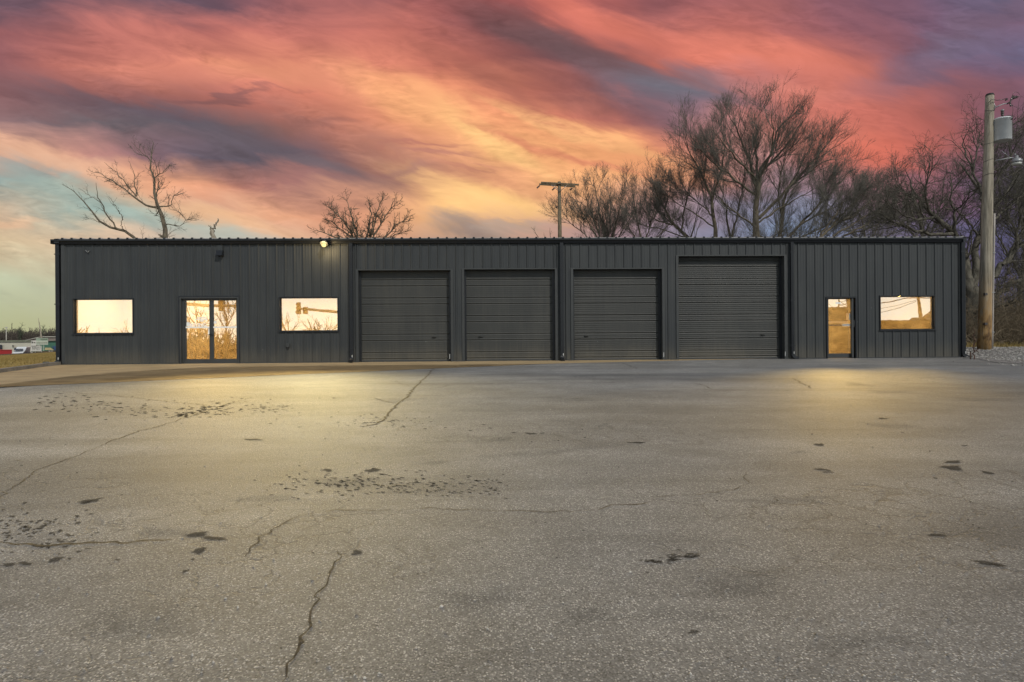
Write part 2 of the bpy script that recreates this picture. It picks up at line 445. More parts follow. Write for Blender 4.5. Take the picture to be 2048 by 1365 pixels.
# asphalt: weathered grey with exposed aggregate
def asphalt_mat():
    m, nn, b, pos, o = mat('weathered_asphalt')
    v = nn.n('ShaderNodeTexVoronoi'); v.inputs['Scale'].default_value = 95.0
    nw = nn.noise(pos, 40, 2, 0.5, col=True)
    pv_ = nn.n('ShaderNodeVectorMath', operation='MULTIPLY_ADD')
    nn.l(nw, pv_.inputs[0]); pv_.inputs[1].default_value = (0.02, 0.02, 0.02); nn.l(pos, pv_.inputs[2])
    nn.l(pv_.outputs[0], v.inputs['Vector'])
    sepc = nn.n('ShaderNodeSeparateColor'); nn.l(v.outputs['Color'], sepc.inputs[0])
    stone = nn.mr(sepc.outputs[0], 0.40, 1.05)
    edge = nn.mr(v.outputs['Distance'], 0.25, 0.62, 1.0, 0.0)
    stone = nn.m('MULTIPLY', stone, edge)
    v2 = nn.n('ShaderNodeTexVoronoi'); v2.inputs['Scale'].default_value = 135.0
    nn.l(pos, v2.inputs['Vector'])
    s2 = nn.n('ShaderNodeSeparateColor'); nn.l(v2.outputs['Color'], s2.inputs[0])
    fine = nn.mr(s2.outputs[1], 0.5, 1.0, 0.0, 0.7)
    base = nn.mix(fine, (0.118, 0.116, 0.111, 1), (0.230, 0.226, 0.216, 1))
    dark = nn.mr(s2.outputs[2], 0.72, 0.95, 0.0, 0.75)
    base = nn.mix(dark, base, (0.046, 0.044, 0.041, 1))
    base = nn.mix(stone, base, (0.46, 0.45, 0.425, 1))
    big = nn.noise(nn.mapping(pos, scale=(0.22, 0.5, 1)), 1.0, 5, 0.6, 0.6)
    k = nn.mr(big, 0.32, 0.68, 0.68, 1.26, False)
    mid = nn.noise(pos, 1.6, 5, 0.65)
    k = nn.m('MULTIPLY', k, nn.mr(mid, 0.3, 0.7, 0.84, 1.16, False))
    # tyre-polished bands curving across the lot
    band = nn.noise(nn.mapping(pos, scale=(0.10, 0.75, 1), rot=(0, 0, 0.16)), 1.0, 4, 0.6, 0.5)
    k = nn.m('MULTIPLY', k, nn.mr(band, 0.50, 0.66, 1.0, 0.74))
    hue = nn.noise(pos, 0.35, 3, 0.5)
    base = nn.mix(nn.mr(hue, 0.4, 0.65, 0.0, 0.35), base, nn.mix(1.0, base, (1.06, 0.99, 0.86, 1), 'MULTIPLY'))
    # alligator cracking in a few worn patches
    vc = nn.n('ShaderNodeTexVoronoi', feature='DISTANCE_TO_EDGE'); vc.inputs['Scale'].default_value = 3.0
    pc = nn.n('ShaderNodeVectorMath', operation='MULTIPLY_ADD')
    nn.l(nn.noise(pos, 2.5, 4, 0.7, col=True), pc.inputs[0]); pc.inputs[1].default_value = (0.5, 0.5, 0.0); nn.l(pos, pc.inputs[2])
    nn.l(pc.outputs[0], vc.inputs['Vector'])
    patch = nn.mr(nn.noise(nn.mapping(pos, scale=(0.25, 0.5, 1), loc=(3.1, 0, 0)), 1.0, 3, 0.6), 0.55, 0.66)
    ck = nn.m('MULTIPLY', nn.mr(vc.outputs['Distance'], 0.012, 0.035, 1.0, 0.0), patch)
    vs = nn.n('ShaderNodeVectorMath', operation='SCALE'); nn.l(base, vs.inputs[0]); nn.l(k, vs.inputs[3])
    base = nn.mix(nn.m('MULTIPLY', ck, 0.35), vs.outputs[0], (0.03, 0.026, 0.02, 1))
    nn.l(base, b.inputs['Base Color'])
    b.inputs['Roughness'].default_value = 0.78
    b.inputs['Specular IOR Level'].default_value = 0.4
    b.inputs['Diffuse Roughness'].default_value = 0.7
    b.inputs['Sheen Weight'].default_value = 0.04
    b.inputs['Sheen Roughness'].default_value = 0.5
    h = nn.m('ADD', nn.m('MULTIPLY', stone, 1.0), nn.m('MULTIPLY', fine, 0.6))
    h = nn.m('SUBTRACT', h, nn.m('MULTIPLY', ck, 0.8))
    bump(nn, b, h, 0.85, 0.006)
    return m
M_ASPH = asphalt_mat()

def concrete_mat(name, c, c2, sc=2.0):
    m, nn, b, pos, o = mat(name)
    n1 = nn.noise(nn.mapping(pos, scale=(0.5, 1.4, 1)), sc, 6, 0.7)
    n2 = nn.noise(pos, 60, 3, 0.6)
    base = nn.mix(nn.mr(n1, 0.32, 0.68), c + (1,), c2 + (1,))
    vs = nn.n('ShaderNodeVectorMath', operation='SCALE'); nn.l(base, vs.inputs[0])
    nn.l(nn.mr(n2, 0.3, 0.7, 0.85, 1.15, False), vs.inputs[3])
    nn.l(vs.outputs[0], b.inputs['Base Color'])
    b.inputs['Roughness'].default_value = 0.85
    bump(nn, b, n2, 0.4, 0.004)
    return m
M_CONC = concrete_mat('stained_tan_concrete', (0.42, 0.31, 0.165), (0.29, 0.21, 0.11))
M_CURB = concrete_mat('kerb_concrete', (0.24, 0.22, 0.19), (0.15, 0.14, 0.12))
M_STONEGREY = concrete_mat('grey_stone', (0.09, 0.10, 0.09), (0.05, 0.055, 0.05), 8)
def grass_mat(name, a, b_, c):
    m, nn, b, pos, o = mat(name)
    n1 = nn.noise(pos, 0.8, 6, 0.7)
    n2 = nn.noise(pos, 14, 4, 0.7)
    base = nn.mix(nn.mr(n1, 0.35, 0.65), a + (1,), b_ + (1,))
    base = nn.mix(nn.mr(n2, 0.42, 0.68), base, c + (1,))
    nn.l(base, b.inputs['Base Color'])
    b.inputs['Roughness'].default_value = 0.95
    b.inputs['Specular IOR Level'].default_value = 0.1
    bump(nn, b, n2, 0.8, 0.05)
    return m
M_DRY = grass_mat('dormant_grass', (0.31, 0.22, 0.075), (0.21, 0.165, 0.05), (0.38, 0.29, 0.13))
M_DIRT = grass_mat('leaf_litter_ground', (0.10, 0.075, 0.045), (0.14, 0.11, 0.06), (0.07, 0.055, 0.035))
def gravel_mat():
    m, nn, b, pos, o = mat('pale_gravel')
    v = nn.n('ShaderNodeTexVoronoi'); v.inputs['Scale'].default_value = 22
    nn.l(pos, v.inputs['Vector'])
    s = nn.n('ShaderNodeSeparateColor'); nn.l(v.outputs['Color'], s.inputs[0])
    base = nn.mix(s.outputs[0], (0.13, 0.12, 0.11, 1), (0.42, 0.40, 0.37, 1))
    base = nn.mix(nn.mr(v.outputs['Distance'], 0.35, 0.7), base, (0.05, 0.045, 0.04, 1))
    nn.l(base, b.inputs['Base Color']); b.inputs['Roughness'].default_value = 0.9
    bump(nn, b, v.outputs['Distance'], -0.8, 0.02)
    return m
M_GRAVEL = gravel_mat()
def stone_mat():
    m, nn, b, pos, o = mat('gravel_stone')
    oi = nn.noise(pos, 9, 1, 0.5)
    base = nn.mix(nn.mr(oi, 0.35, 0.65), (0.15, 0.14, 0.125, 1), (0.50, 0.48, 0.44, 1))
    nn.l(base, b.inputs['Base Color']); b.inputs['Roughness'].default_value = 0.85
    return m
M_PEBBLE = stone_mat()
def bark_mat(name, a, b_, sc=6):
    m, nn, b, pos, o = mat(name)
    n1 = nn.noise(nn.mapping(pos, scale=(1, 1, 0.3)), sc, 5, 0.7)
    n2 = nn.noise(pos, 0.7, 3, 0.5)
    base = nn.mix(nn.mr(n1, 0.35, 0.65), a + (1,), b_ + (1,))
    nn.l(base, b.inputs['Base Color']); b.inputs['Roughness'].default_value = 0.92
    b.inputs['Specular IOR Level'].default_value = 0.15
    bump(nn, b, n1, 0.6, 0.03)
    return m
M_BARK = bark_mat('grey_brown_bark', (0.090, 0.072, 0.050), (0.17, 0.145, 0.105))
M_BARKD = bark_mat('dark_bark', (0.06, 0.055, 0.044), (0.14, 0.128, 0.102))
M_TWIG = bark_mat('twig_bark', (0.095, 0.089, 0.074), (0.17, 0.16, 0.134), 2)
M_BRUSH = bark_mat('dry_brush', (0.10, 0.078, 0.05), (0.21, 0.17, 0.115), 2)
M_DEADWOOD = bark_mat('bleached_dead_wood', (0.20, 0.17, 0.13), (0.38, 0.34, 0.27), 7)

def crack_mat():
    m, nn, b, pos, o = mat('crack_dirt')
    n1 = nn.noise(pos, 25, 4, 0.7)
    base = nn.mix(nn.mr(n1, 0.4, 0.62), (0.025, 0.021, 0.015, 1), (0.085, 0.068, 0.042, 1))
    nn.l(base, b.inputs['Base Color']); b.inputs['Roughness'].default_value = 0.95
    return m
M_CRACK = crack_mat()
def stain_mat(name, c, sc, lo, hi, mx=0.85):
    m, nn, b, pos, o = mat(name)
    b.inputs['Base Color'].default_value = c + (1,)
    b.inputs['Roughness'].default_value = 1.0
    b.inputs['Specular IOR Level'].default_value = 0.03
    b.inputs['Diffuse Roughness'].default_value = 1.0
    at = nn.n('ShaderNodeAttribute', attribute_name='edge')
    n1 = nn.noise(pos, sc, 4, 0.7)
    f = nn.m('ADD', at.outputs['Fac'], nn.m('MULTIPLY', nn.m('SUBTRACT', n1, 0.5), 1.3))
    f = nn.mr(f, lo, hi, 0.0, mx)
    t = nn.n('ShaderNodeBsdfTransparent')
    x = nn.n('ShaderNodeMixShader'); nn.l(f, x.inputs[0]); nn.l(t.outputs[0], x.inputs[1]); nn.l(b.outputs[0], x.inputs[2])
    nn.l(x.outputs[0], o.inputs[0])
    return m
M_STAIN = stain_mat('dark_pockmark', (0.040, 0.038, 0.035), 22, -0.05, 0.5, 0.62)
M_SOFT = stain_mat('soft_oil_stain', (0.09, 0.086, 0.078), 5, 0.15, 1.3, 0.22)

# ------------------------------------------------------------------ terrain
XL = W(124, 600).x; XR = W(1920, 600).x
BDEP = 13.0
def sstep(a, b, x):
    t = min(1, max(0, (x - a) / (b - a)))
    return t * t * (3 - 2 * t)
E1 = Vector((-18.9, 2.6)); E2 = Vector((-27.6, 18.0))
_e = (E2 - E1).normalized(); _n = Vector((-_e.y, _e.x))      # points to the left / away
def gz(x, y):
    z = 0.0
    if y < 0:
        z = 0.028 * max(y, -32)
    if x < XL:
        d = (Vector((x, y)) - E1).dot(_n)
        if d > 0:
            z -= min(1.55, d * 0.06)
    if x > XR - 0.2:
        k = sstep(XR - 0.2, XR + 1.2, x)
        z += k * (0.28 * sstep(-1.2, 2.5, y) + 0.25 * sstep(6, 16, y))
    if y > BDEP + 1:
        z += 0.4 * sstep(BDEP + 1, BDEP + 25, y) * (1 if x > XL else 0)
    return z
def G(px, py):
    d = pdir(px, py)
    t = 2.0
    prev = t
    for i in range(4000):
        p = C0 + d * t
        if p.z <= gz(p.x, p.y):
            a, b = prev, t
            for _ in range(30):
                mid = (a + b) / 2; q = C0 + d * mid
                if q.z <= gz(q.x, q.y): b = mid
                else: a = mid
            q = C0 + d * b
            return Vector((q.x, q.y, gz(q.x, q.y)))
        prev = t; t *= 1.004
    return C0 + d * 200

def sheet(name, poly, off, m, kind='structure', cuts_y=(), cuts_x=(), parent=None, fine=None):
    bm = bmesh.new()
    vs = [bm.verts.new((p[0], p[1], 0)) for p in poly]
    bm.faces.new(vs)
    bmesh.ops.triangulate(bm, faces=bm.faces[:])
    ys = list(cuts_y); xs = list(cuts_x)
    for y in ys:
        bmesh.ops.bisect_plane(bm, geom=bm.verts[:] + bm.edges[:] + bm.faces[:], plane_co=(0, y, 0), plane_no=(0, 1, 0))
    for x in xs:
        bmesh.ops.bisect_plane(bm, geom=bm.verts[:] + bm.edges[:] + bm.faces[:], plane_co=(x, 0, 0), plane_no=(1, 0, 0))
    for v in bm.verts:
        v.co.z = gz(v.co.x, v.co.y) + off
    bmesh.ops.recalc_face_normals(bm, faces=bm.faces[:])
    me = bpy.data.meshes.new(name)
    for f in bm.faces:
        if f.normal.z < 0: f.normal_flip()
    bm.to_mesh(me); bm.free()
    o = link(name, me, m, parent)
    if kind: o['kind'] = kind
    return o

# the big ground sheet (kept 7 cm low wherever a paved sheet lies over it)
def grid_axis(parts):
    r = []
    for a, b, s in parts:
        n = max(1, int(round((b - a) / s)))
        r += [a + (b - a) * i / n for i in range(n)]
    r.append(parts[-1][1])
    return r
gx = grid_axis([(-900, -200, 100), (-200, -60, 10), (-60, -12, 1.5), (-12, 12, 4), (12, 26, 0.7), (26, 80, 6), (80, 900, 100)])
gy = grid_axis([(-900, -60, 120), (-60, -6, 6), (-6, 20, 0.65), (20, 60, 2.5), (60, 200, 10), (200, 1500, 130)])
gv = []; gf = []
for y in gy:
    for x in gx:
        low = 0.0
        if y < 3.0 or (XL - 1 < x < XR + 1 and y < BDEP + 1): low = 0.07
        if x > XR and y > -3 and y < 4: low = 0.05
        gv.append((x, y, gz(x, y) - low))
nx = len(gx)
for j in range(len(gy) - 1):
    for i in range(nx - 1):
        gf.append((j*nx+i, j*nx+i+1, (j+1)*nx+i+1, (j+1)*nx+i))
mb = MB(); mb.add(gv, gf, True)
o = mb.build('ground', M_DIRT); o['kind'] = 'structure'

# parking lot
lot = sheet('parking_lot', [(-70, -60), (70, -60), (70, 0.3), (-70, 0.3)], 0.0, M_ASPH, cuts_y=(-32, -16, -8, -4, -2, -1.2, 0), cuts_x=(-40, -20, -10, 0, 10, XR - 0.2, XR + 0.3, XR + 0.8, XR + 1.2, 30, 50))
# concrete apron and side drive
near = [(-30, 776), (0, 770), (60, 763), (120, 755.5), (180, 750), (250, 744.5), (330, 739.5), (400, 736), (520, 733.5), (700, 731.5), (900, 730), (1100, 728), (1230, 725), (1330, 722.5), (1450, 720), (1560, 717.8)]
far = [(1560, 714), (1000, 714), (124, 722), (115, 730.5), (60, 737.5), (0, 745.5), (-30, 750)]
pl = [G(*p) for p in near]
pl2 = [Vector((W(1560, 715).x, 0.35, 0)), Vector((XL - 0.1, 0.35, 0))] + [G(*p) for p in [(112, 731.0), (60, 737.5), (0, 745.5), (-30, 750)]]
apron = sheet('concrete_apron', pl + pl2, 0.006, M_CONC, cuts_y=(-4, -2, -1, 0), cuts_x=(-20, -10, 0, 10))
# kerb along the side drive
kp = [G(112, 730.5), G(80, 734.0), G(60, 737.0), G(30, 741), G(0, 745), G(-60, 753)]
mb = MB()
for a, b in zip(kp[:-1], kp[1:]):
    t = (b - a); t.z = 0; t.normalize(); nrm = Vector((t.y, -t.x, 0))
    if nrm.y < 0: nrm = -nrm
    w = nrm * 0.16
    A0 = a + Vector((0, 0, -0.1)); B0 = b + Vector((0, 0, -0.1)); up = Vector((0, 0, 0.21))
    mb.add([A0, B0, B0 + up, A0 + up, A0 + w, B0 + w, B0 + w + up, A0 + w + up],
           [(0, 1, 2, 3), (3, 2, 6, 7), (7, 6, 5, 4)])
o = mb.build('kerb', M_CURB); o['kind'] = 'structure'
# grass verge beyond the kerb
gp = [p + Vector((0, 0.15, 0)) for p in kp]
lawn_poly = [Vector((XL - 0.35, 0.12, 0))] + gp + [Vector((-45, -2, 0)), Vector((-75, 20, 0)), Vector((-70, 45, 0)), Vector((-30, 60, 0)), Vector((XL - 0.35, 40, 0))]
lawn = sheet('lawn', lawn_poly, 0.055, M_DRY, cuts_y=(0, 4, 8, 12, 18, 25, 35), cuts_x=(-60, -50, -45, -40, -36, -32, -28, -24, -20))

# grass blades over the verge
rng = np.random.default_rng(5)
def blades(name, pts, hmin, hmax, w, m, label):
    n = len(pts)
    h = rng.uniform(hmin, hmax, n); an = rng.uniform(0, np.pi, n)
    ln = rng.normal(0, 0.35, (n, 2)) * h[:, None]
    P0 = pts; dx = np.stack([np.cos(an), np.sin(an), np.zeros(n)], 1) * w
    tip = P0 + np.concatenate([ln, h[:, None]], 1)
    vs = np.stack([P0 - dx, P0 + dx, tip], 1).reshape(-1, 3)
    fs = np.arange(n * 3).reshape(-1, 3)
    me = np_mesh(name, vs, fs)
    return tag(link(name, me, m), kind='stuff')
pts = []
random.seed(3)
while len(pts) < 26000:
    px = random.uniform(-20, 118); py = random.uniform(701, 745) if random.random() < .5 else random.uniform(715, 745)
    d = random.uniform(0, 1) ** 0.8
    x = random.uniform(-45, XL - 0.4); y = random.uniform(-5, 45)
    q = Vector((x, y, 0)) - C0; dep = q.dot(_F); a = q.dot(R_) / dep
    if a < -0.87 or a > -0.74: continue
    # behind the kerb?
    ok = True
    for k0, k1 in zip(kp[:-1], kp[1:]):
        if k1.x <= x <= k0.x:
            yk = k0.y + (k1.y - k0.y) * (x - k0.x) / (k1.x - k0.x)
            if y < yk + 0.2: ok = False
    if x < kp[-1].x: ok = ok and y > kp[-1].y
    if not ok: continue
    pts.append((x, y, gz(x, y) + 0.05))
o = blades('grass', np.array(pts), 0.03, 0.09, 0.010, M_DRY, '')
# gravel to the right of the building
gr = [Vector((XR + 0.02, -0.55, 0)), G(1990, 725.5), G(2048, 729), G(2120, 733), Vector((34, -3.0, 0)), Vector((34, 3.3, 0)), Vector((XR + 0.02, 3.6, 0))]
gravel = sheet('gravel', gr, 0.012, M_GRAVEL, cuts_y=(-4, -3, -2, -1.2, -.8, -.4, 0, .3, .6, 0.9, 1.2, 1.5, 1.8, 2.2, 2.5), cuts_x=(XR+.2, XR + .4, XR + 0.6, XR + 0.9, XR + 1.2, 20, 24))
# loose stones
def stones(name, pts, smin, smax, m):
    n = len(pts)
    ico = np.array([(1,0,0),(-1,0,0),(0,1,0),(0,-1,0),(0,0,1),(0,0,-1)], float)
    fc = np.array([(0,2,4),(2,1,4),(1,3,4),(3,0,4),(2,0,5),(1,2,5),(3,1,5),(0,3,5)])
    s = rng.uniform(smin, smax, (n, 1, 1)) * rng.uniform(0.6, 1.3, (n, 1, 3))
    v = ico[None] * s * rng.uniform(0.75, 1.25, (n, 6, 1))
    an = rng.uniform(0, 6.28, n); ca, sa = np.cos(an), np.sin(an)
    x = v[..., 0] * ca[:, None] - v[..., 1] * sa[:, None]; y = v[..., 0] * sa[:, None] + v[..., 1] * ca[:, None]
    v = np.stack([x, y, v[..., 2] * 0.7], 2) + pts[:, None]
    f = fc[None] + (np.arange(n) * 6)[:, None, None]
    return tag(link(name, np_mesh(name, v.reshape(-1, 3), f.reshape(-1, 3)), m), kind='stuff')
pts = []
gb = [(p.x, p.y) for p in gr]
def inpoly(x, y, poly):
    c = False; j = len(poly) - 1
    for i in range(len(poly)):
        xi, yi = poly[i]; xj, yj = poly[j]
        if (yi > y) != (yj > y) and x < (xj - xi) * (y - yi) / (yj - yi) + xi: c = not c
        j = i
    return c
while len(pts) < 7000:
    x = random.uniform(XR, 24); y = random.uniform(-5, 3.5)
    if inpoly(x, y, gb): pts.append((x, y, gz(x, y) + 0.02))
for i in range(260):
    x = random.uniform(XR - 2, 24); y = random.uniform(-6, 0)
    if x > XR or y < -0.2:
        pts.append((x, y, gz(x, y) + 0.01))
stones('gravel_stones', np.array(pts), 0.012, 0.034, M_PEBBLE)
pts = []
for i in range(500):
    p = G(random.uniform(0, 2048), random.choice([random.uniform(735, 900), random.uniform(900, 1365)]))
    pts.append((p.x, p.y, p.z + 0.002))
stones('loose_grit', np.array(pts), 0.003, 0.009, M_PEBBLE)

# ------------------------------------------------------------------ cracks and stains in the asphalt
random.seed(11)
def crack(pts, w_px, parent=lot):
    P_ = [G(*p) for p in pts]
    out = [P_[0]]
    for a, b in zip(P_[:-1], P_[1:]):
        L = (b - a).length
        n = max(2, int(L / 0.035)); n = min(n, 60)
        t = (b - a).normalized(); nr = Vector((-t.y, t.x, 0))
        j = 0.0
        for i in range(1, n + 1):
            j = j * 0.75 + random.gauss(0, 0.010 + 0.0015 * L)
            e = math.sin(math.pi * i / n)
            out.append(a + (b - a) * (i / n) + nr * j * (0.3 + e))
    vs = []; fs = []
    for i, p in enumerate(out):
        a = out[max(0, i - 1)]; b = out[min(len(out) - 1, i + 1)]
        t = (b - a).normalized(); nr = Vector((-t.y, t.x, 0))
        e = min(1, i / 6, (len(out) - 1 - i) / 6)
        br = 0.35 if (w_px < 0.012 and math.sin(i * 0.37 + len(out)) > 0.45) else 1.0
        w = w_px * (0.35 + 0.65 * e) * random.uniform(0.3, 1.4) * 0.46 * br
        w2 = w_px * (0.35 + 0.65 * e) * random.uniform(0.3, 1.4) * 0.38 * br
        for s, ww in ((1, w), (-1, w2)):
            q = p + nr * s * ww
            vs.append((q.x, q.y, gz(q.x, q.y) + 0.0045))
    for i in range(len(out) - 1):
        fs.append((2*i, 2*i+1, 2*i+3, 2*i+2))
    return vs, fs
cracks = [
 ([(560,1372),(575,1330),(595,1305),(602,1285),(620,1245),(625,1225),(640,1200),(645,1180),(660,1145),(682,1119),(665,1100)], 0.013),
 ([(588,1318),(600,1295),(604,1280)], 0.022),
 ([(652,1100),(647,1085),(648,1070),(640,1060)], 0.004),
 ([(872,733),(855,752),(830,775),(815,795),(795,808),(775,830),(765,842),(745,850),(725,855)], 0.042),
 ([(505,795),(450,810),(385,832),(325,851),(255,872),(200,893)], 0.02),
 ([(200,893),(155,912),(75,940),(35,970),(0,1000)], 0.012),
 ([(0,1085),(60,1090),(120,1090),(190,1087),(300,1081),(345,1079)], 0.028),
 ([(490,1115),(520,1078),(540,1062),(600,1032),(635,1027)], 0.013),
 ([(600,1032),(700,1022),(800,1023),(860,1016),(950,1020),(1030,1022),(1110,1024),(1200,1018),(1280,1010),(1310,1000)], 0.011),
 ([(1305,996),(1400,990),(1440,984),(1470,982),(1500,968),(1492,945)], 0.010),
 ([(1500,1000),(1590,1010),(1740,1002),(1840,1005),(1900,985)], 0.005),
 ([(1585,757),(1605,768),(1622,777)], 0.03), ([(1385,767),(1405,771),(1422,778)], 0.03),
 ([(1240,726),(1258,731),(1274,738)], 0.03),
 ([(1640,732),(1720,735),(1800,741),(1880,745),(1960,748),(2048,752)], 0.03),
 ([(820,780),(850,778),(880,776),(900,770)], 0.02), ([(795,808),(760,800),(740,795),(700,797),(650,795)], 0.025),
 ([(120,784),(170,788),(230,792),(300,800),(360,806),(420,812)], 0.02),
 ([(830,775),(800,768),(790,760)], 0.012), ([(1040,895),(1085,897),(1110,900)], 0.012),
 ([(480,1138),(500,1110)], 0.005), ([(595,1063),(620,1055),(640,1050)], 0.010),
 ([(1220,890),(1260,885),(1300,888),(1340,882)], 0.006), ([(0,770),(60,764),(120,757),(250,746)], 0.02),
]
cv = []; cf = []
for c in cracks:
    v, f = crack(*c)
    b = len(cv); cv += v; cf += [tuple(i + b for i in q) for q in f]
# short cross cracks on the worn patches
for i in range(90):
    cx_, cy_, sx_, sy_ = random.choice([(1130, 800, 90, 16), (880, 785, 60, 14), (1720, 790, 120, 14), (1900, 840, 130, 14), (60, 925, 60, 22), (1120, 780, 60, 12), (1650, 830, 70, 12), (1760, 770, 60, 8)])
    x = random.gauss(cx_, sx_); y = random.gauss(cy_, sy_)
    if y < 738: continue
    L = random.uniform(8, 26); a = random.uniform(-0.5, 0.5)
    q = [(x, y), (x + L * .5, y + L * .18 * a + random.uniform(-1, 1)), (x + L, y + L * .3 * a)]
    v, f = crack(q, random.uniform(0.008, 0.018))
    b = len(cv); cv += v; cf += [tuple(i + b for i in q_) for q_ in f]
mb = MB(); mb.add(cv, cf)
mb.build('crack', M_CRACK, lot)

def spot_mesh(specs, name, m, dz):
    vs = []; fs = []; ed = []
    for (px, py, rx, ry, tilt) in specs:
        n = 18
        if rx < 13: rx *= .78; ry *= .72
        b = len(vs)
        c = G(px, py)
        rings = [(0.0, 1.0), (0.55, 0.62), (1.0, 0.0)]
        ir = [random.uniform(0.4, 1.35) for _ in range(n)]
        ir = [(ir[i] + ir[i - 1]) / 2 for i in range(n)]
        vs.append((c.x, c.y, c.z + dz)); ed.append(1.0)
        for r, e in rings[1:]:
            for k in range(n):
                an = 2 * math.pi * k / n
                dx = math.cos(an) * rx * r * ir[k]; dy = math.sin(an) * ry * r * ir[k]
                dy += dx * tilt
                q = G(px + dx, max(724, py + dy))
                vs.append((q.x, q.y, q.z + dz)); ed.append(e)
        for k in range(n):
            k2 = (k + 1) % n
            fs.append((b, b + 1 + k, b + 1 + k2))
            fs.append((b + 1 + k, b + 1 + n + k, b + 1 + n + k2, b + 1 + k2))
    mb = MB(); mb.add(vs, fs)
    o = mb.build(name, m, lot)
    at = o.data.attributes.new('edge', 'FLOAT', 'POINT')
    at.data.foreach_set('value', ed)
    return o
sp = [(712,1105,15,6,-.1),(1388,1265,14,5,0),(1875,1071,34,3.4,.03),(1975,1127,48,4.2,.12),(2000,1132,24,3,.1),(1640,890,13,3.5,0),
      (1903,936,26,5.5,.1),(1905,925,26,4,0),(1975,946,20,3,.25),(1930,892,12,2,0),(182,1002,26,5,-.15),(172,1006,14,3,-.3),(18,1130,20,5,-.1),(52,1128,16,4.5,0),(112,1120,20,5,-.25),(140,1118,10,3,-.2),(235,1121,10,3,0),
      (398,1102,17,6,-.2),(385,1120,9,3,-.1),(372,1143,12,4.5,-.2),(395,1070,36,5,-.1),(430,1078,30,5,.1),(562,1298,5,3,0),(626,1107,4,3,0),(1765,838,14,2,0),(655,941,14,4,0),(745,941,16,4.5,-.1),
      (1870,957,10,2.4,.1),(1028,866,9,1.8,0),(1062,868,16,2,.05),(1085,867,8,1.6,0),(1170,876,5,1.6,0),(980,857,6,1.8,0),(940,862,7,1.5,0),(668,797,7,1.5,0),(640,797,6,1.2,0),(1276,886,22,2,0),(1645,940,22,2.4,.1),(1655,945,14,2,0),(540,848,7,1.6,0),(505,880,22,2,0)]
for i in range(46):
    t = random.uniform(-1, 1); sp.append((1345 + t * 52 + random.gauss(0, 4), 1118 - t * 6 + random.gauss(0, 3.2 * (1.2 - abs(t)) + 1.2), random.uniform(5, 13), random.uniform(1.4, 3.2), -.1))
for i in range(14):
    sp.append((1318 + random.gauss(0, 26), 1126 + random.gauss(0, 2), random.uniform(4, 9), random.uniform(1.2, 2.4), 0))
for i in range(110):
    x = random.gauss(70, 55); y = random.gauss(1062 + (x - 60) * 0.10, 26)
    if 1005 < y < 1112: sp.append((x, y, random.uniform(4, 12), random.uniform(1.6, 3.6), random.uniform(-.3, 0)))
for i in range(150):
    t = random.random(); x = 70 + t * 400; y = random.gauss(802 + 22 * t * (1.6 - t) + (6 if t > .5 else 0), 9)
    if 786 < y < 850: sp.append((x, y, random.uniform(3, 10), random.uniform(.8, 1.9), random.uniform(-.15, .1)))
for i in range(60):
    x = random.gauss(400, 35); y = 822 - (x - 400) * .22 + random.gauss(0, 4)
    sp.append((x, y, random.uniform(4, 10), random.uniform(1, 2.2), -.1))
for i in range(150):
    x = random.gauss(690, 80); y = random.gauss(968, 13)
    sp.append((x, y, random.uniform(3, 9), random.uniform(1, 2.4), random.uniform(-.1, .25)))
for i in range(120):
    x = random.uniform(780, 1015); y = random.gauss(972, 12)
    sp.append((x, y, random.uniform(3, 8), random.uniform(1, 2.4), .1))
for i in range(60):
    x = random.gauss(770, 70); y = random.gauss(845, 8)
    sp.append((x, y, random.uniform(2, 7), random.uniform(.8, 1.6), 0))
for i in range(60):
    x = random.gauss(520, 55); y = random.gauss(818, 7)
    sp.append((x, y, random.uniform(3, 8), random.uniform(.8, 1.6), 0))
for i in range(120):
    sp.append((random.uniform(0, 2048), random.uniform(860, 1360), random.uniform(2, 5), random.uniform(1, 2.4), 0))
spot_mesh(sp, 'pockmark', M_STAIN, 0.0028)
so = [(1210,852,28,7,0),(790,803,70,8,-.05),(1350,882,26,5,0),(1140,800,80,11,.05),(1600,905,40,6,0),(1185,1230,120,30,0),(1560,1000,180,16,0),(330,1065,110,16,0),(700,965,160,22,0),(1720,770,60,6,.1),(1780,852,110,9,.05),
      (1780,785,90,6,0),(1960,800,110,6,.03),(540,1000,170,12,-.05),(1500,1170,160,40,0),(60,1080,110,26,0),(250,1250,200,50,0),(1380,1230,160,24,0),(1000,880,80,7,-.1),(1100,905,200,9,-.08),(880,925,60,8,0),(960,1200,180,50,0),(1750,1280,220,40,0)]
spot_mesh(so, 'oil_stain', M_SOFT, 0.0018)

# ------------------------------------------------------------------ commercial building
B = thing('commercial_building', 'long low charcoal metal sided building with four roller doors and lit windows', 'building', ((XL + XR) / 2, 0, 0))
ZE = W(1024, 489).z            # wall top under the gutter
def wx(px): return W(px, 640).x
def wz(px, py): return W(px, py).z

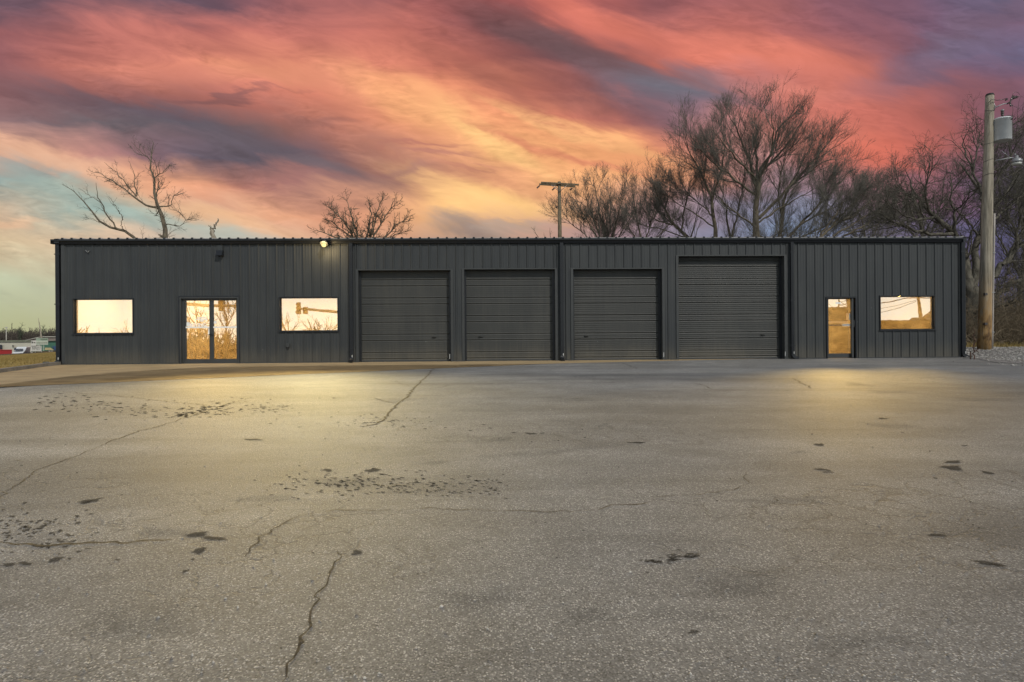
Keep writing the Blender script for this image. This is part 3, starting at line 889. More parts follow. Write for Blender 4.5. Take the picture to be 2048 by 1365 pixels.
wins = [('a', 146.5, 267.5, 597, 669), ('b', 558.5, 677, 594, 664), ('c', 1759, 1870, 591.5, 661)]
doors = [('dd', 360, 478.5, 594.5, 723), ('sd', 1652, 1712.5, 593.5, 713)]
rolls = [(716.5, 902.5, 540.5, 722), (928.5, 1111, 538.5, 720.5), (1146, 1325, 538, 719.5), (1356.5, 1569, 512, 717.5)]
def orect(l, r, t, b):
    m_ = (l + r) / 2
    return (wx(l), wx(r), wz(m_, b), wz(m_, t))
OP = []
for q in wins: OP.append(orect(*q[1:]))
for q in doors:
    a = orect(*q[1:]); OP.append((a[0], a[1], -0.05, a[3]))
for q in rolls:
    a = orect(*q); OP.append((a[0], a[1], -0.05, a[3]))
PITCH = 0.3085
def profile_x(x0, x1, start):
    """R-panel profile: list of (x, y) with major ribs every PITCH and two minor ribs"""
    out = []
    x = start
    while x < x1 + PITCH:
        for dx, y in ((-0.036, 0), (-0.014, -0.030), (0.014, -0.030), (0.036, 0),
                      (PITCH/3 - 0.014, 0), (PITCH/3 - 0.006, -0.0045), (PITCH/3 + 0.006, -0.0045), (PITCH/3 + 0.014, 0),
                      (2*PITCH/3 - 0.014, 0), (2*PITCH/3 - 0.006, -0.0045), (2*PITCH/3 + 0.006, -0.0045), (2*PITCH/3 + 0.014, 0)):
            out.append((x + dx, y))
        x += PITCH
    return out
def yat(pr, x):
    for (a, ya), (b, yb) in zip(pr[:-1], pr[1:]):
        if a <= x <= b:
            return ya + (yb - ya) * (x - a) / max(1e-9, b - a)
    return 0.0
def ribbed_wall(x0, x1, z0, z1, start, openings):
    pr = [p for p in profile_x(x0, x1, start)]
    xs = sorted(set([x0, x1] + [round(p[0], 5) for p in pr if x0 < p[0] < x1] + [e for o_ in openings for e in (o_[0], o_[1]) if x0 < e < x1]))
    mb = MB()
    for a, b in zip(xs[:-1], xs[1:]):
        if b - a < 1e-5: continue
        ya, yb = yat(pr, a), yat(pr, b)
        mid = (a + b) / 2
        spans = [(z0, z1)]
        for (ox0, ox1, oz0, oz1) in openings:
            if ox0 <= mid <= ox1:
                ns = []
                for s0, s1 in spans:
                    if oz0 > s0: ns.append((s0, min(s1, oz0)))
                    if oz1 < s1: ns.append((max(s0, oz1), s1))
                spans = [s for s in ns if s[1] - s[0] > 1e-4]
        for s0, s1 in spans:
            mb.add([(a, ya, s0), (b, yb, s0), (b, yb, s1), (a, ya, s1)], [(0, 1, 2, 3)])
    return mb
START = wx(149.5) - 10 * PITCH
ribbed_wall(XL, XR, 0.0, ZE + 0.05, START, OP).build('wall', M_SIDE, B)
# side and back walls
mb = MB()
for x, s in ((XL, -1), (XR, 1)):
    pr = profile_x(0, BDEP, 0.1)
    pr = [(max(0, min(BDEP, a)), y) for a, y in pr if -0.05 < a < BDEP + 0.05]
    rid = ZE + 0.14 + BDEP / 2 * 0.07
    for (a, ya), (b, yb) in zip(pr[:-1], pr[1:]):
        if b - a < 1e-5: continue
        za = ZE + 0.06 + 0.07 * min(a, BDEP - a); zb = ZE + 0.06 + 0.07 * min(b, BDEP - b)
        mb.add([(x - s * ya, a, 0), (x - s * yb, b, 0), (x - s * yb, b, zb), (x - s * ya, a, za)], [(0, 1, 2, 3)])
mb.add([(XL, BDEP, 0), (XR, BDEP, 0), (XR, BDEP, ZE + .06), (XL, BDEP, ZE + .06)], [(0, 1, 2, 3)])
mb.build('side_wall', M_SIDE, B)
# roof: ribbed sheets rising to a ridge
RS = 0.07
ZG = wz(1024, 478.6)           # top of gutter line
mb = MB()
x = XL - 0.12
k = 0
xs = []
pr = [(XL - 0.13, 0.0)]
xr_ = START
while xr_ < XR + 0.1:
    if xr_ > XL - 0.05:
        pr += [(xr_ - 0.045, 0), (xr_ - 0.02, 0.024), (xr_ + 0.02, 0.024), (xr_ + 0.045, 0)]
    xr_ += PITCH
pr.append((XR + 0.13, 0.0))
ye = -0.13
for (a, ha), (b, hb) in zip(pr[:-1], pr[1:]):
    z_e = ZG + 0.026; z_r = z_e + RS * (BDEP / 2 - ye)
    mb.add([(a, ye, z_e + ha), (b, ye, z_e + hb), (b, BDEP/2, z_r + hb), (a, BDEP/2, z_r + ha),
            (b, BDEP + .13, z_e + hb), (a, BDEP + .13, z_e + ha)], [(0, 1, 2, 3), (3, 2, 4, 5)])
    mb.add([(a, ye, z_e - 0.04), (b, ye, z_e - 0.04), (b, ye, z_e + hb), (a, ye, z_e + ha)], [(0, 1, 2, 3)])
roof_o = mb.build('roof', M_ROOF, B)
x_ = START
while x_ < XR:
    if x_ > XL:
        m2 = MB(); m2.add([(x_ - .046, ye - .004, ZG - .01), (x_ + .046, ye - .004, ZG - .01), (x_ + .03, ye - .004, ZG + .054), (x_ - .03, ye - .004, ZG + .054),
                           (x_ - .046, ye + .03, ZG - .01), (x_ + .046, ye + .03, ZG - .01), (x_ + .03, ye + .03, ZG + .054), (x_ - .03, ye + .03, ZG + .054)],
                          [(0, 1, 2, 3), (7, 6, 5, 4), (0, 3, 7, 4), (1, 5, 6, 2), (3, 2, 6, 7)])
        m2.build('rib_closure', M_TRIM, roof_o)
    x_ += PITCH
# rake trims
for x0, x1 in ((XL - 0.16, XL - 0.001), (XR + 0.001, XR + 0.16)):
    for s in (0, 1):
        mb = MB()
        y0, y1 = (ye, BDEP / 2) if s == 0 else (BDEP + 0.13, BDEP / 2)
        ze_ = ZG - 0.13; zr_ = ze_ + RS * (BDEP / 2 + .13)
        v = [(x0, y0, ze_), (x1, y0, ze_), (x1, y1, zr_), (x0, y1, zr_), (x0, y0, ze_ + .15), (x1, y0, ze_ + .15), (x1, y1, zr_ + .15), (x0, y1, zr_ + .15)]
        mb.add(v, [(0,3,2,1),(4,5,6,7),(0,1,5,4),(1,2,6,5),(2,3,7,6),(3,0,4,7)])
        mb.build('rake_trim', M_TRIM, B)
# gutter: boxed K profile
ZGB = wz(1024, 487.5)
h = ZG - ZGB
mb = MB()
g0, g1 = XL - 0.26, XR + 0.02
mb.extrude_x([(-0.012, ZGB), (-0.085, ZGB), (-0.118, ZGB + h * .45), (-0.150, ZGB + h * .62), (-0.155, ZG), (-0.140, ZG), (-0.136, ZGB + h * .66), (-0.10, ZGB + h*.48), (-0.078, ZGB + 0.012), (-0.012, ZGB + 0.012)], g0, g1)
for x in (g0, g1):
    mb.box(x - 0.004, x + 0.004, -0.155, -0.012, ZGB, ZG)
gut = mb.build('gutter', M_TRIM, B)
xx = g0 + 0.9
while xx < g1:
    bx1(xx - 0.012, xx + 0.012, -0.158, -0.02, ZG - 0.006, ZG - 0.001).build('gutter_strap', M_TRIM, gut)
    xx += 0.62
# corner trims and base trim
mb = MB()
mb.box(XL - 0.035, XL + 0.10, -0.034, -0.002, 0.0, ZGB + .02); mb.box(XL - 0.034, XL - 0.004, -0.034, 0.10, 0.0, ZGB)
mb.build('corner_trim', M_GREYTRIM, B)
mb = MB()
mb.box(XR - 0.06, XR + 0.035, -0.034, -0.002, 0.0, ZGB + .02); mb.box(XR + 0.004, XR + 0.034, -0.034, 0.10, 0.0, ZGB)
mb.build('corner_trim', M_GREYTRIM, B)
xs = [XL] + sorted([o_[0] for o_ in OP if o_[2] < 0] + [o_[1] for o_ in OP if o_[2] < 0]) + [XR]
for a, b in zip(xs[0::2], xs[1::2]):
    bx1(a + 0.04, b - 0.04, -0.040, -0.030, 0.006, 0.035).build('base_trim', M_GREYTRIM, B)
# slab edge
mb = MB(); mb.box(XL - 0.02, XR + 0.02, 0.001, BDEP - 0.01, -0.35, -0.003)
mb.build('foundation_slab', M_CONC, B)

# downspouts with strap brackets and kicked-out foot
def downspout(px, w=0.10, y=-0.045, kick=(0, -0.16), side=0.0, zb=0.16, wcam=None):
    x = wx(px) + side
    hw = w / 2
    yc = y - 0.045
    mb = MB()
    mb.box(x - hw, x + hw, yc - 0.04, yc + 0.04, zb, ZGB + 0.004)
    for t in (-0.25, 0.0, 0.25):                        # pressed flutes
        mb.box(x + t * w - 0.006, x + t * w + 0.006, yc - 0.046, yc - 0.0405, zb, ZGB + 0.002)
    d = mb.build('downspout', M_TRIM, B)
    mb = MB()
    k = Vector((kick[0], kick[1], -0.10))
    steps = 4
    p = Vector((x, yc, zb + 0.005)); pts = [p.copy()]
    for i in range(steps):
        t = (i + 1) / steps
        p = p + Vector((k.x * t * .5, k.y * t * .5, -0.055 * (1.25 - t)))
        pts.append(p.copy())
    for a, b in zip(pts[:-1], pts[1:]):
        ax = Vector((hw * 1.04, 0, 0)); dr = (b - a)
        if abs(kick[0]) > abs(kick[1]):
            ax = Vector((0, 0.042, 0)); nr = dr.normalized().cross(Vector((0, 1, 0))) * hw
        else:
            nr = dr.normalized().cross(Vector((1, 0, 0))) * 0.042
        mb.obox((a + b) / 2, ax, dr * 0.54, nr)
    mb.build('spout_elbow', M_TRIM, d)
    for z in (0.45, ZGB * .5, ZGB - 0.35):
        bx1(x - hw - 0.03, x + hw + 0.03, yc - 0.0505, yc - 0.0465, z, z + 0.03).build('bracket', M_TRIM, d)
    mb = MB(); mb.box(x + hw * .3, x + hw * .8, yc - 0.065, yc - 0.0507, zb + .02, zb + .10)
    mb.build('bracket_clip', M_ALU, d)
    return d
downspout(704, 0.115)
downspout(1123.5, 0.115, side=0)
downspout(1582, 0.10, kick=(0.16, -0.02))
downspout(117.5, 0.125, y=0.02, kick=(-0.14, -0.05), side=-0.0)
downspout(1921.5, 0.13, y=-0.02, kick=(0.22, -0.02), side=0.035, zb=0.12)
# vertical jamb-side trim next to the downspouts (pale folded edge)
for px in (712.5, 697.5, 1132.5, 1115, 1589, 1574):
    bx1(wx(px) - 0.010, wx(px) + 0.010, -0.042, -0.031, 0.05, ZGB - .02).build('panel_edge_trim', M_GREYTRIM, B)

# --- windows
def ring(x0, x1, z0, z1, t, y0, y1, mb=None):
    mb = mb or MB()
    mb.box(x0, x1, y0, y1, z0, z0 + t); mb.box(x0, x1, y0, y1, z1 - t, z1)
    mb.box(x0, x0 + t, y0, y1, z0 + t, z1 - t); mb.box(x1 - t, x1, y0, y1, z0 + t, z1 - t)
    return mb
for i, q in enumerate(wins):
    x0, x1, z0, z1 = OP[i]
    mb = ring(x0, x1, z0, z1, 0.030, -0.034, 0.11)
    ring(x0 + 0.030, x1 - 0.030, z0 + 0.030, z1 - 0.030, 0.022, 0.058, 0.098, mb)
    mb.box(x0 - 0.02, x1 + 0.02, -0.050, -0.0345, z0 - 0.015, z0 + 0.018)
    w = mb.build('window', M_TRIM, B)
    mb = MB(); mb.box(x0 + 0.045, x1 - 0.045, 0.075, 0.081, z0 + 0.045, z1 - 0.045)
    mb.build('pane', M_GLASS, w)

# --- double glass door
x0, x1, _, z1 = OP[3]
mb = MB()
mb.box(x0, x0 + 0.05, -0.036, 0.20, 0, z1); mb.box(x1 - 0.05, x1, -0.036, 0.20, 0, z1); mb.box(x0 + 0.05, x1 - 0.05, -0.036, 0.20, z1 - 0.05, z1)
mb.box(x0 + 0.05, x0 + 0.12, 0.05, 0.16, 0, z1 - .05); mb.box(x1 - 0.12, x1 - 0.05, 0.05, 0.16, 0, z1 - .05); mb.box(x0 + .12, x1 - .12, 0.05, 0.16, z1 - 0.11, z1 - .05)
dd = mb.build('door_frame', M_GREYTRIM, B)
tr = MB()
tr.box(x0 - 0.035, x0 - 0.001, -0.040, -0.002, 0, z1 + .035); tr.box(x1 + 0.001, x1 + 0.035, -0.040, -0.002, 0, z1 + .035); tr.box(x0 - .001, x1 + .001, -0.040, -0.002, z1 + .001, z1 + .035)
tr.build('frame_trim', M_TRIM, dd)
lx0, lx1 = x0 + 0.125, x1 - 0.125
xm = (lx0 + lx1) / 2
for s, (a, b) in enumerate(((lx0, xm - 0.003), (xm + 0.003, lx1))):
    gl0, gl1 = (wx(370.5), wx(417)) if s == 0 else (wx(425.5), wx(472))
    zt = wz(420, 601.5); zb_ = wz(420, 718.5)
    mb = MB()
    mb.box(a, gl0, 0.062, 0.108, 0.01, z1 - .115); mb.box(gl1, b, 0.062, 0.108, 0.01, z1 - .115)
    mb.box(gl0, gl1, 0.062, 0.108, 0.01, zb_); mb.box(gl0, gl1, 0.062, 0.108, zt, z1 - .115)
    leaf = mb.build('glass_door', M_GREYTRIM, B)
    mb = MB(); mb.box(gl0 - .004, gl1 + .004, 0.080, 0.086, zb_ - .004, zt + .004); mb.build('pane', M_GLASS, leaf)
    zp = wz(420, 655)
    mb = MB(); mb.box(gl0 - 0.002, gl1 + 0.002, 0.110, 0.135, zp - 0.018, zp + 0.018)
    mb.box(gl0 - 0.002, gl1 + 0.002, 0.030, 0.0615, zp - 0.026, zp + 0.026)
    mb.build('push_bar', M_WHITE, leaf)
    hx = wx(419.2) if s == 0 else wx(423.5)
    zh = wz(420, 669.5)
    mb = MB(); mb.tube([(hx, 0.06, zh), (hx, 0.01, zh)], 0.022, 10); mb.box(hx - 0.035, hx + 0.035, 0.0, 0.012, zh - 0.018, zh + 0.018)
    mb.build('handle', M_TRIM, leaf)
    if s == 0:
        mb = MB(); mb.box(gl0 + 0.003, gl0 + 0.11, 0.0765, 0.0785, wz(370, 653), wz(370, 645)); mb.build('notice', M_WHITE, leaf)
        mb = MB()
        ax_, az_ = wx(401), wz(400, 637.5)
        mb.box(ax_ - 0.16, ax_ + 0.16, 0.0765, 0.0785, az_ + .01, az_ + .045); mb.box(ax_ - 0.22, ax_ + 0.2, 0.0765, 0.0785, az_ - .045, az_ - .008); mb.box(ax_ - .05, ax_ + .07, 0.0765, 0.0785, az_ - .10, az_ - .055)
        mb.build('decal', M_WHITE, leaf)
        mb = MB(); mb.box(wx(414), wx(416.7), 0.0765, 0.0785, wz(415, 669), wz(415, 657)); mb.build('notice', M_WHITE, leaf)
        fc = bpy.data.curves.new('lettering', 'FONT'); fc.body = 'INVING'; fc.size = 0.16; fc.extrude = 0.002; fc.align_x = 'CENTER'; fc.offset = 0.004
        fo = bpy.data.objects.new('tmp', fc); COL.objects.link(fo)
        bpy.context.view_layer.update()
        me = bpy.data.meshes.new_from_object(fo.evaluated_get(bpy.context.evaluated_depsgraph_get()))
        bpy.data.objects.remove(fo)
        me.transform(Matrix.Translation(Vector((wx(394), 0.074, wz(394, 653.5))) - B.location) @ Matrix.Rotation(math.pi / 2, 4, 'X') @ Matrix.Scale(1.05, 4))
        me.materials.clear()
        link('lettering', me, M_WHITE, leaf)
    else:
        mb = MB(); mb.tube([(wx(428.5), 0.0765, wz(428, 645)), (wx(428.5), 0.0785, wz(428, 645))], 0.055, 16); mb.build('decal', M_WHITE, leaf)

# --- single glass door
x0, x1, _, z1 = OP[4]
mb = MB()
mb.box(x0, x0 + 0.045, -0.036, 0.24, 0, z1); mb.box(x1 - 0.045, x1, -0.036, 0.24, 0, z1); mb.box(x0 + 0.045, x1 - 0.045, -0.036, 0.24, z1 - 0.05, z1)
sdf = mb.build('door_frame', M_TRIM, B)
gl0, gl1 = wx(1656.5), wx(1703); zt = wz(1680, 598.5); zb_ = wz(1680, 707.5)
gl0, gl1 = W(1656.5, 650, .12).x, W(1703, 650, .12).x
mb = MB()
mb.box(x0 + .046, gl0, 0.10, 0.145, 0.01, z1 - .052); mb.box(gl1, x1 - .046, 0.10, 0.145, 0.01, z1 - .052)
mb.box(gl0, gl1, 0.10, 0.145, 0.01, zb_); mb.box(gl0, gl1, 0.10, 0.145, zt, z1 - .052)
zp = wz(1680, 650.5)
mb.box(gl0, gl1, 0.095, 0.145, zp - 0.016, zp + 0.016)
leaf = mb.build('glass_door', M_GREYTRIM, B)
mb = MB(); mb.box(gl0 - .004, gl1 + .004, 0.118, 0.124, zb_ - .004, zp - .012); mb.box(gl0 - .004, gl1 + .004, 0.118, 0.124, zp + .012, zt + .004); mb.build('pane', M_GLASS, leaf)
mb = MB(); mb.box(gl0 + (gl1 - gl0) * .6, gl1 + 0.01, 0.080, 0.094, zp + 0.018, zp + 0.036); mb.box(gl0 + (gl1 - gl0) * .6, gl1 + 0.01, 0.080, 0.094, zp - 0.036, zp - 0.018); mb.build('push_bar', M_WHITE, leaf)
mb = MB(); mb.tube([(gl1 + 0.05, 0.10, zp - .07), (gl1 + .05, 0.05, zp - .07), (gl1 + .05, .05, zp + .17), (gl1 + .05, .10, zp + .17)], 0.012, 8); mb.build('handle', M_ALU, leaf)
mb = MB(); xs_ = wx(1679.5); mb.box(xs_ - .10, xs_ + .10, 0.112, 0.1145, wz(1680, 607.8), wz(1680, 604.3)); mb.build('notice', M_WHITE, leaf)
mb = MB(); mb.box(gl1 - .095, gl1 - .03, 0.112, 0.1145, wz(1680, 640), wz(1680, 627)); mb.build('notice', M_WHITE, leaf)
mb = MB(); mb.box(x1 - .16, x1 - .10, 0.0, 0.09, 0.02, z1 - .06); mb.build('door_side_post', M_GREYTRIM, sdf)

# --- roller doors
def roller(i, q):
    x0, x1, _, z1 = OP[5 + i]
    yc = 0.23
    # curtain profile along z
    prof = []
    z = 0.012
    per = 0.635
    step = 0.0053
    deep = 1.0
    n = int((z1 + 0.05 - z) / 0.010)
    for k in range(n + 1):
        zz = 0.012 + (z1 + 0.05 - 0.012) * k / n
        t = (zz % per)
        d = (0.0009, 0.0009, 0.0022, 0.0022)[i] * math.sin(2 * math.pi * zz / 0.0706)
        for c in (0.10, 0.315):
            e = abs(t - c)
            if e < 0.022: d += 0.016 * (1 - e / 0.022)
            e2 = abs(t - c - 0.04)
            if e2 < 0.02: d -= 0.010 * (1 - e2 / 0.02)
        prof.append((zz, d if i else d))
    amp = (1.0, 1.0, 1.25, 1.2)[i]
    xa, xb = x0 + 0.04, x1 - 0.055
    nxs = 14
    vs = []; fs = []
    rr = random.Random(i)
    sag = [rr.uniform(-0.004, 0.004) for _ in range(nxs + 1)]
    for a in range(nxs + 1):
        x = xa + (xb - xa) * a / nxs
        for zz, d in prof:
            vs.append((x, yc + d * amp + sag[a] * math.sin(zz * 2.1 + i), zz))
    m_ = len(prof)
    for a in range(nxs):
        for k in range(m_ - 1):
            fs.append((a*m_+k, (a+1)*m_+k, (a+1)*m_+k+1, a*m_+k+1))
    mb = MB(); mb.add(vs, fs, True)
    d = mb.build('roller_door', M_DOOR, B)
    mb = MB(); mb.box(xa + .002, xb - .002, yc - 0.035, yc - 0.02, 0.008, 0.055); mb.build('bottom_bar', M_GREYTRIM, d)
    mb = MB(); hx = xa + (xb - xa) * (0.82, 0.17, 0.15, 0.83)[i]; hz = 0.86
    mb.tube([(hx - .07, yc - .02, hz), (hx - .06, yc - .055, hz), (hx + .06, yc - .055, hz), (hx + .07, yc - .02, hz)], 0.009, 8)
    mb.box(hx - .07, hx + .07, yc - .032, yc - .018, hz - .015, hz + .015)
    mb.build('handle', M_DOOR, d)
    for s, (a, b) in enumerate(((x0 + 0.013, xa + 0.03), (xb - 0.03, x1 - 0.013))):
        mb = MB(); mb.box(a, b, yc - 0.05, yc - 0.028, 0.0, z1 - 0.01)
        mb.build('side_track', M_TRIM, d)
    # lined opening: folded trim and returns
    mb = MB()
    mb.box(x0, x0 + 0.012, -0.035, 0.32, 0, z1 - .012); mb.box(x1 - 0.012, x1, -0.035, 0.32, 0, z1 - .012); mb.box(x0, x1, -0.035, 0.32, z1 - 0.012, z1)
    mb.box(x0 - 0.075, x0 - 0.001, -0.035, -0.0315, 0, z1 + 0.0); mb.box(x1 + 0.001, x1 + 0.075, -0.035, -0.0315, 0, z1 + 0.0)
    mb.box(x0 - 0.075, x1 + 0.075, -0.035, -0.0315, z1 + 0.001, z1 + 0.03)
    fr = mb.build('opening_trim', M_GREYTRIM, B)
    mb = MB(); mb.box(x0 + .02, x1 - .02, yc + 0.09, yc + 0.12, z1 - 0.3, z1 + 0.4); mb.build('header_plate', M_GAP, fr)
for i, q in enumerate(rolls): roller(i, q)
# white bollard scuffs at jamb feet
for px in (898.5, 1325.8, 1568.5):
    x = wx(px); bx1(x, x + 0.02, -0.040, -0.0355, 0.10, 0.26).build('paint_scuff', M_ALU, B)

# interiors (warm lit rooms behind the glass)
def room(x0, x1, dep, zc):
    mb = MB()
    y0 = 0.30
    mb.add([(x0, dep, 0), (x1, dep, 0), (x1, dep, zc), (x0, dep, zc)], [(0, 1, 2, 3)])
    mb.add([(x0, y0, 0), (x0, dep, 0), (x0, dep, zc), (x0, y0, zc)], [(0, 1, 2, 3)])
    mb.add([(x1, y0, 0), (x1, dep, 0), (x1, dep, zc), (x1, y0, zc)], [(0, 1, 2, 3)])
    mb.add([(x0, y0, zc), (x1, y0, zc), (x1, dep, zc), (x0, dep, zc)], [(0, 1, 2, 3)])
    mb.build('interior_wall', M_WARMWALL, B)
    mb = MB(); mb.add([(x0, y0 - .2, 0.006), (x1, y0 - .2, 0.006), (x1, dep, 0.006), (x0, dep, 0.006)], [(0, 1, 2, 3)])
    mb.build('interior_floor', M_FLOOR, B)
ra = (wx(126) + .05, wx(700)); rc_ = (wx(1600), wx(1915))
pw = wx(315)
room(ra[0], pw - 0.05, 3.2, 2.75)
room(pw + 0.05, ra[1], 5.2, 2.75)
room(rc_[0], rc_[1], 4.2, 2.75)
def lining(x0, x1, z0, z1):
    """reveal between the metal skin and the room"""
    mb = MB(); return mb
mb = MB()
def inner_face(x0, x1, zc, ops):
    xs = sorted(set([x0, x1] + [e for o_ in ops for e in (o_[0], o_[1])]))
    for a, b in zip(xs[:-1], xs[1:]):
        mid = (a + b) / 2
        sp_ = [(0.0, zc)]
        for o_ in ops:
            if o_[0] <= mid <= o_[1]:
                ns = []
                for s0, s1 in sp_:
                    if o_[2] > s0: ns.append((s0, o_[2]))
                    if o_[3] < s1: ns.append((o_[3], s1))
                sp_ = ns
        for s0, s1 in sp_:
            mb.add([(a, 0.30, s0), (b, 0.30, s0), (b, 0.30, s1), (a, 0.30, s1)], [(0, 1, 2, 3)])
    for o_ in ops:
        a, b, z0, z1 = o_; z0 = max(0.0, z0)
        mb.add([(a, .111, z0), (a, .30, z0), (a, .30, z1), (a, .111, z1)], [(0, 1, 2, 3)])
        mb.add([(b, .111, z0), (b, .30, z0), (b, .30, z1), (b, .111, z1)], [(0, 1, 2, 3)])
        mb.add([(a, .111, z1), (b, .111, z1), (b, .30, z1), (a, .30, z1)], [(0, 1, 2, 3)])
        if z0 > 0: mb.add([(a, .111, z0), (b, .111, z0), (b, .30, z0), (a, .30, z0)], [(0, 1, 2, 3)])
inner_face(ra[0], ra[1], 2.75, [OP[0], OP[1], OP[3]])
inner_face(rc_[0], rc_[1], 2.75, [OP[2], OP[4]])
mb.build('interior_wall', M_WARMWALL, B)
# plain furnishings seen through the glass
def furnish(name, label, cat, x, y, w, d, h, m, top=None):
    t_ = thing(name, label, cat, (x, y, 0.006))
    bx1(x - w/2, x + w/2, y - d/2, y + d/2, 0.012, h).build('body', m, t_)
    bx1(x - w/2 - .03, x + w/2 + .03, y - d/2 - .03, y + d/2 + .03, h + .001, h + .035).build('top', top or M_WHITE, t_)
    return t_
M_OAK = paint('oak_laminate', (0.34, 0.20, 0.09), .5, .15, 3)
furnish('counter', 'wooden reception counter inside behind the double glass door', 'counter', wx(470), 3.6, 2.6, .6, 1.05, M_OAK)
furnish('cabinet', 'low brown cabinet inside behind the single glass door', 'cabinet', wx(1690), 3.5, 1.1, .5, 1.2, M_OAK)
furnish('cabinet', 'low brown cabinet under the back wall behind the window beside the lamp', 'cabinet', wx(610), 4.6, 1.8, .5, .95, M_OAK)
# room lamps
LC = (1.0, 0.79, 0.46)
def area(name, loc, sx_, sy_, power, color=LC, rot=(0, 0, 0)):
    l = bpy.data.lights.new(name, 'AREA'); l.shape = 'RECTANGLE'; l.size = sx_; l.size_y = sy_; l.energy = power; l.color = color
    o = bpy.data.objects.new(name, l); COL.objects.link(o); o.location = loc; o.rotation_euler = rot
    return o
xw = (pw + ra[1]) / 2
area('ceiling_light', (xw - 1.6, 2.8, 2.68), 2.4, 2.0, 190)
area('ceiling_light', (xw + 1.7, 2.8, 2.68), 2.4, 2.0, 220)
area('ceiling_light', ((ra[0] + pw) / 2, 1.7, 2.68), 1.8, 1.4, 150, (1.0, 0.84, 0.60))
area('ceiling_light', ((rc_[0] + rc_[1]) / 2, 2.2, 2.68), 3.0, 1.6, 200)
# added unseen spots behind door and window glass, throwing warm pools onto the lot
def spill(name, x, z, y, tgt, power, cone, blend=0.9, color=(1.0, 0.70, 0.24), rad=0.04):
    l = bpy.data.lights.new(name, 'SPOT'); l.energy = power; l.spot_size = math.radians(cone); l.spot_blend = blend; l.color = color; l.shadow_soft_size = rad
    o = bpy.data.objects.new(name, l); COL.objects.link(o); o.location = (x, y, z)
    d = Vector(tgt) - Vector((x, y, z)); o.rotation_euler = d.to_track_quat('-Z', 'Y').to_euler()
    return o
def beam(name, px, z, y, gpx, power, cone=42):
    x = wx(px); g = G(gpx, 800)
    d = Vector((g.x - x, g.y - y, 0)).normalized() * 20
    spill(name, x, z, y, (x + d.x, y + d.y, z - 0.25), power, cone, rad=0.0, blend=1.0)
beam('added_door_spot', 1680, 1.90, 0.42, 1690, 24000)
beam('added_door_spot', 395, 1.90, 0.42, 300, 19000)
beam('added_door_spot', 448, 1.90, 0.42, 470, 13000)
beam('added_window_spot', 1814, 2.02, 0.36, 1860, 15000)

# --- wall fixtures
lx, lz = wx(654.5), wz(654, 490)
wl = thing('wall_lamp', 'lit yellow flood lamp under the gutter above the window left of the first roller door', 'lamp', (lx, -0.2, lz))
mb = MB(); mb.box(lx - .06, lx + .06, -0.10, -0.031, lz - .02, lz + .16); mb.tube([(lx, -0.08, lz + .09), (lx, -.22, lz + .09), (lx, -.26, lz + .06)], .018, 8)
mb.build('bracket', M_TRIM, wl)
mb = MB(); mb.tube([(lx, -.22, lz + .10), (lx, -.30, lz + .02), (lx, -.34, lz - .03)], [0.05, 0.10, 0.13], 16)
mb.build('lamp_housing', M_GREYTRIM, wl)
mb = MB(); mb.lathe((lx, -.345, lz - .07), [(.02, -.06), (.06, -.04), (.08, 0), (.07, .04), (.03, .06)], 16)
mb.build('bulb', emit('sodium_glow', (1.0, 0.80, 0.30), 1.6), wl)
spill('lamp_light', lx, lz - .02, -0.62, (lx + 3.0, -30.0, 1.2), 8500, 104, 1.0, (1.0, 0.78, 0.32), 0.10)
pt = bpy.data.lights.new('lamp_glow', 'POINT'); pt.energy = 45; pt.color = (1, .72, .35); pt.shadow_soft_size = 0.1
po = bpy.data.objects.new('lamp_glow', pt); COL.objects.link(po); po.location = (lx, -0.52, lz - .1)

# unlit box lamp
bx_, bz_ = wx(443.5), wz(443, 504)
bl = thing('wall_light', 'unlit square box light mounted high on the siding above the double glass door', 'wall light', (bx_, -0.03, bz_))
mb = MB(); mb.box(bx_ - .095, bx_ + .085, -0.10, -0.031, bz_ + .02, bz_ + .20); mb.build('mounting_box', M_SIDE, bl, 0.008)
mb = MB(); mb.add([(bx_ - .11, -.031, bz_ - .15), (bx_ + .10, -.031, bz_ - .15), (bx_ + .10, -.031, bz_ + .03), (bx_ - .11, -.031, bz_ + .03),
                   (bx_ - .11, -.20, bz_ - .15), (bx_ + .10, -.20, bz_ - .15), (bx_ + .10, -.12, bz_ + .03), (bx_ - .11, -.12, bz_ + .03)],
                  [(0, 1, 2, 3), (4, 7, 6, 5), (0, 4, 5, 1), (3, 2, 6, 7), (0, 3, 7, 4), (1, 5, 6, 2)])
mb.build('lamp_head', M_TRIM, bl)
# old camera bracket, outlet box
cx_, cz_ = wx(178), wz(178, 503)
cb = thing('bracket', 'small bent metal bracket left on the siding above the leftmost window', 'bracket', (cx_, -0.03, cz_))
mb = MB(); mb.tube([(cx_ - .09, -.035, cz_ + .03), (cx_ - .02, -.08, cz_), (cx_ + .03, -.08, cz_ - .05), (cx_ + .05, -.04, cz_ + .02)], .008, 6); mb.build('arm', M_ALU, cb)
mb = MB(); mb.tube([(cx_ + .02, -.032, cz_), (cx_ + .02, -.06, cz_ - .03)], .03, 10); mb.build('mount', M_TRIM, cb)
ox, oz = wx(576.5), wz(576, 691)
ob = thing('outlet_box', 'small weatherproof outlet box low on the siding under the window beside the lamp', 'outlet box', (ox, -0.03, oz))
mb = MB(); mb.box(ox - .05, ox + .05, -.075, -.031, oz - .065, oz + .065); mb.build('box', M_SIDE, ob, 0.006)
mb = MB(); mb.box(ox - .055, ox + .055, -.085, -.076, oz - .06, oz + .07); mb.build('cover', M_GREYTRIM, ob)
mb = MB(); mb.box(ox - .03, ox + .03, -.079, -.04, oz - .10, oz - .066); mb.build('cable_port', M_BLACKHOLE, ob)

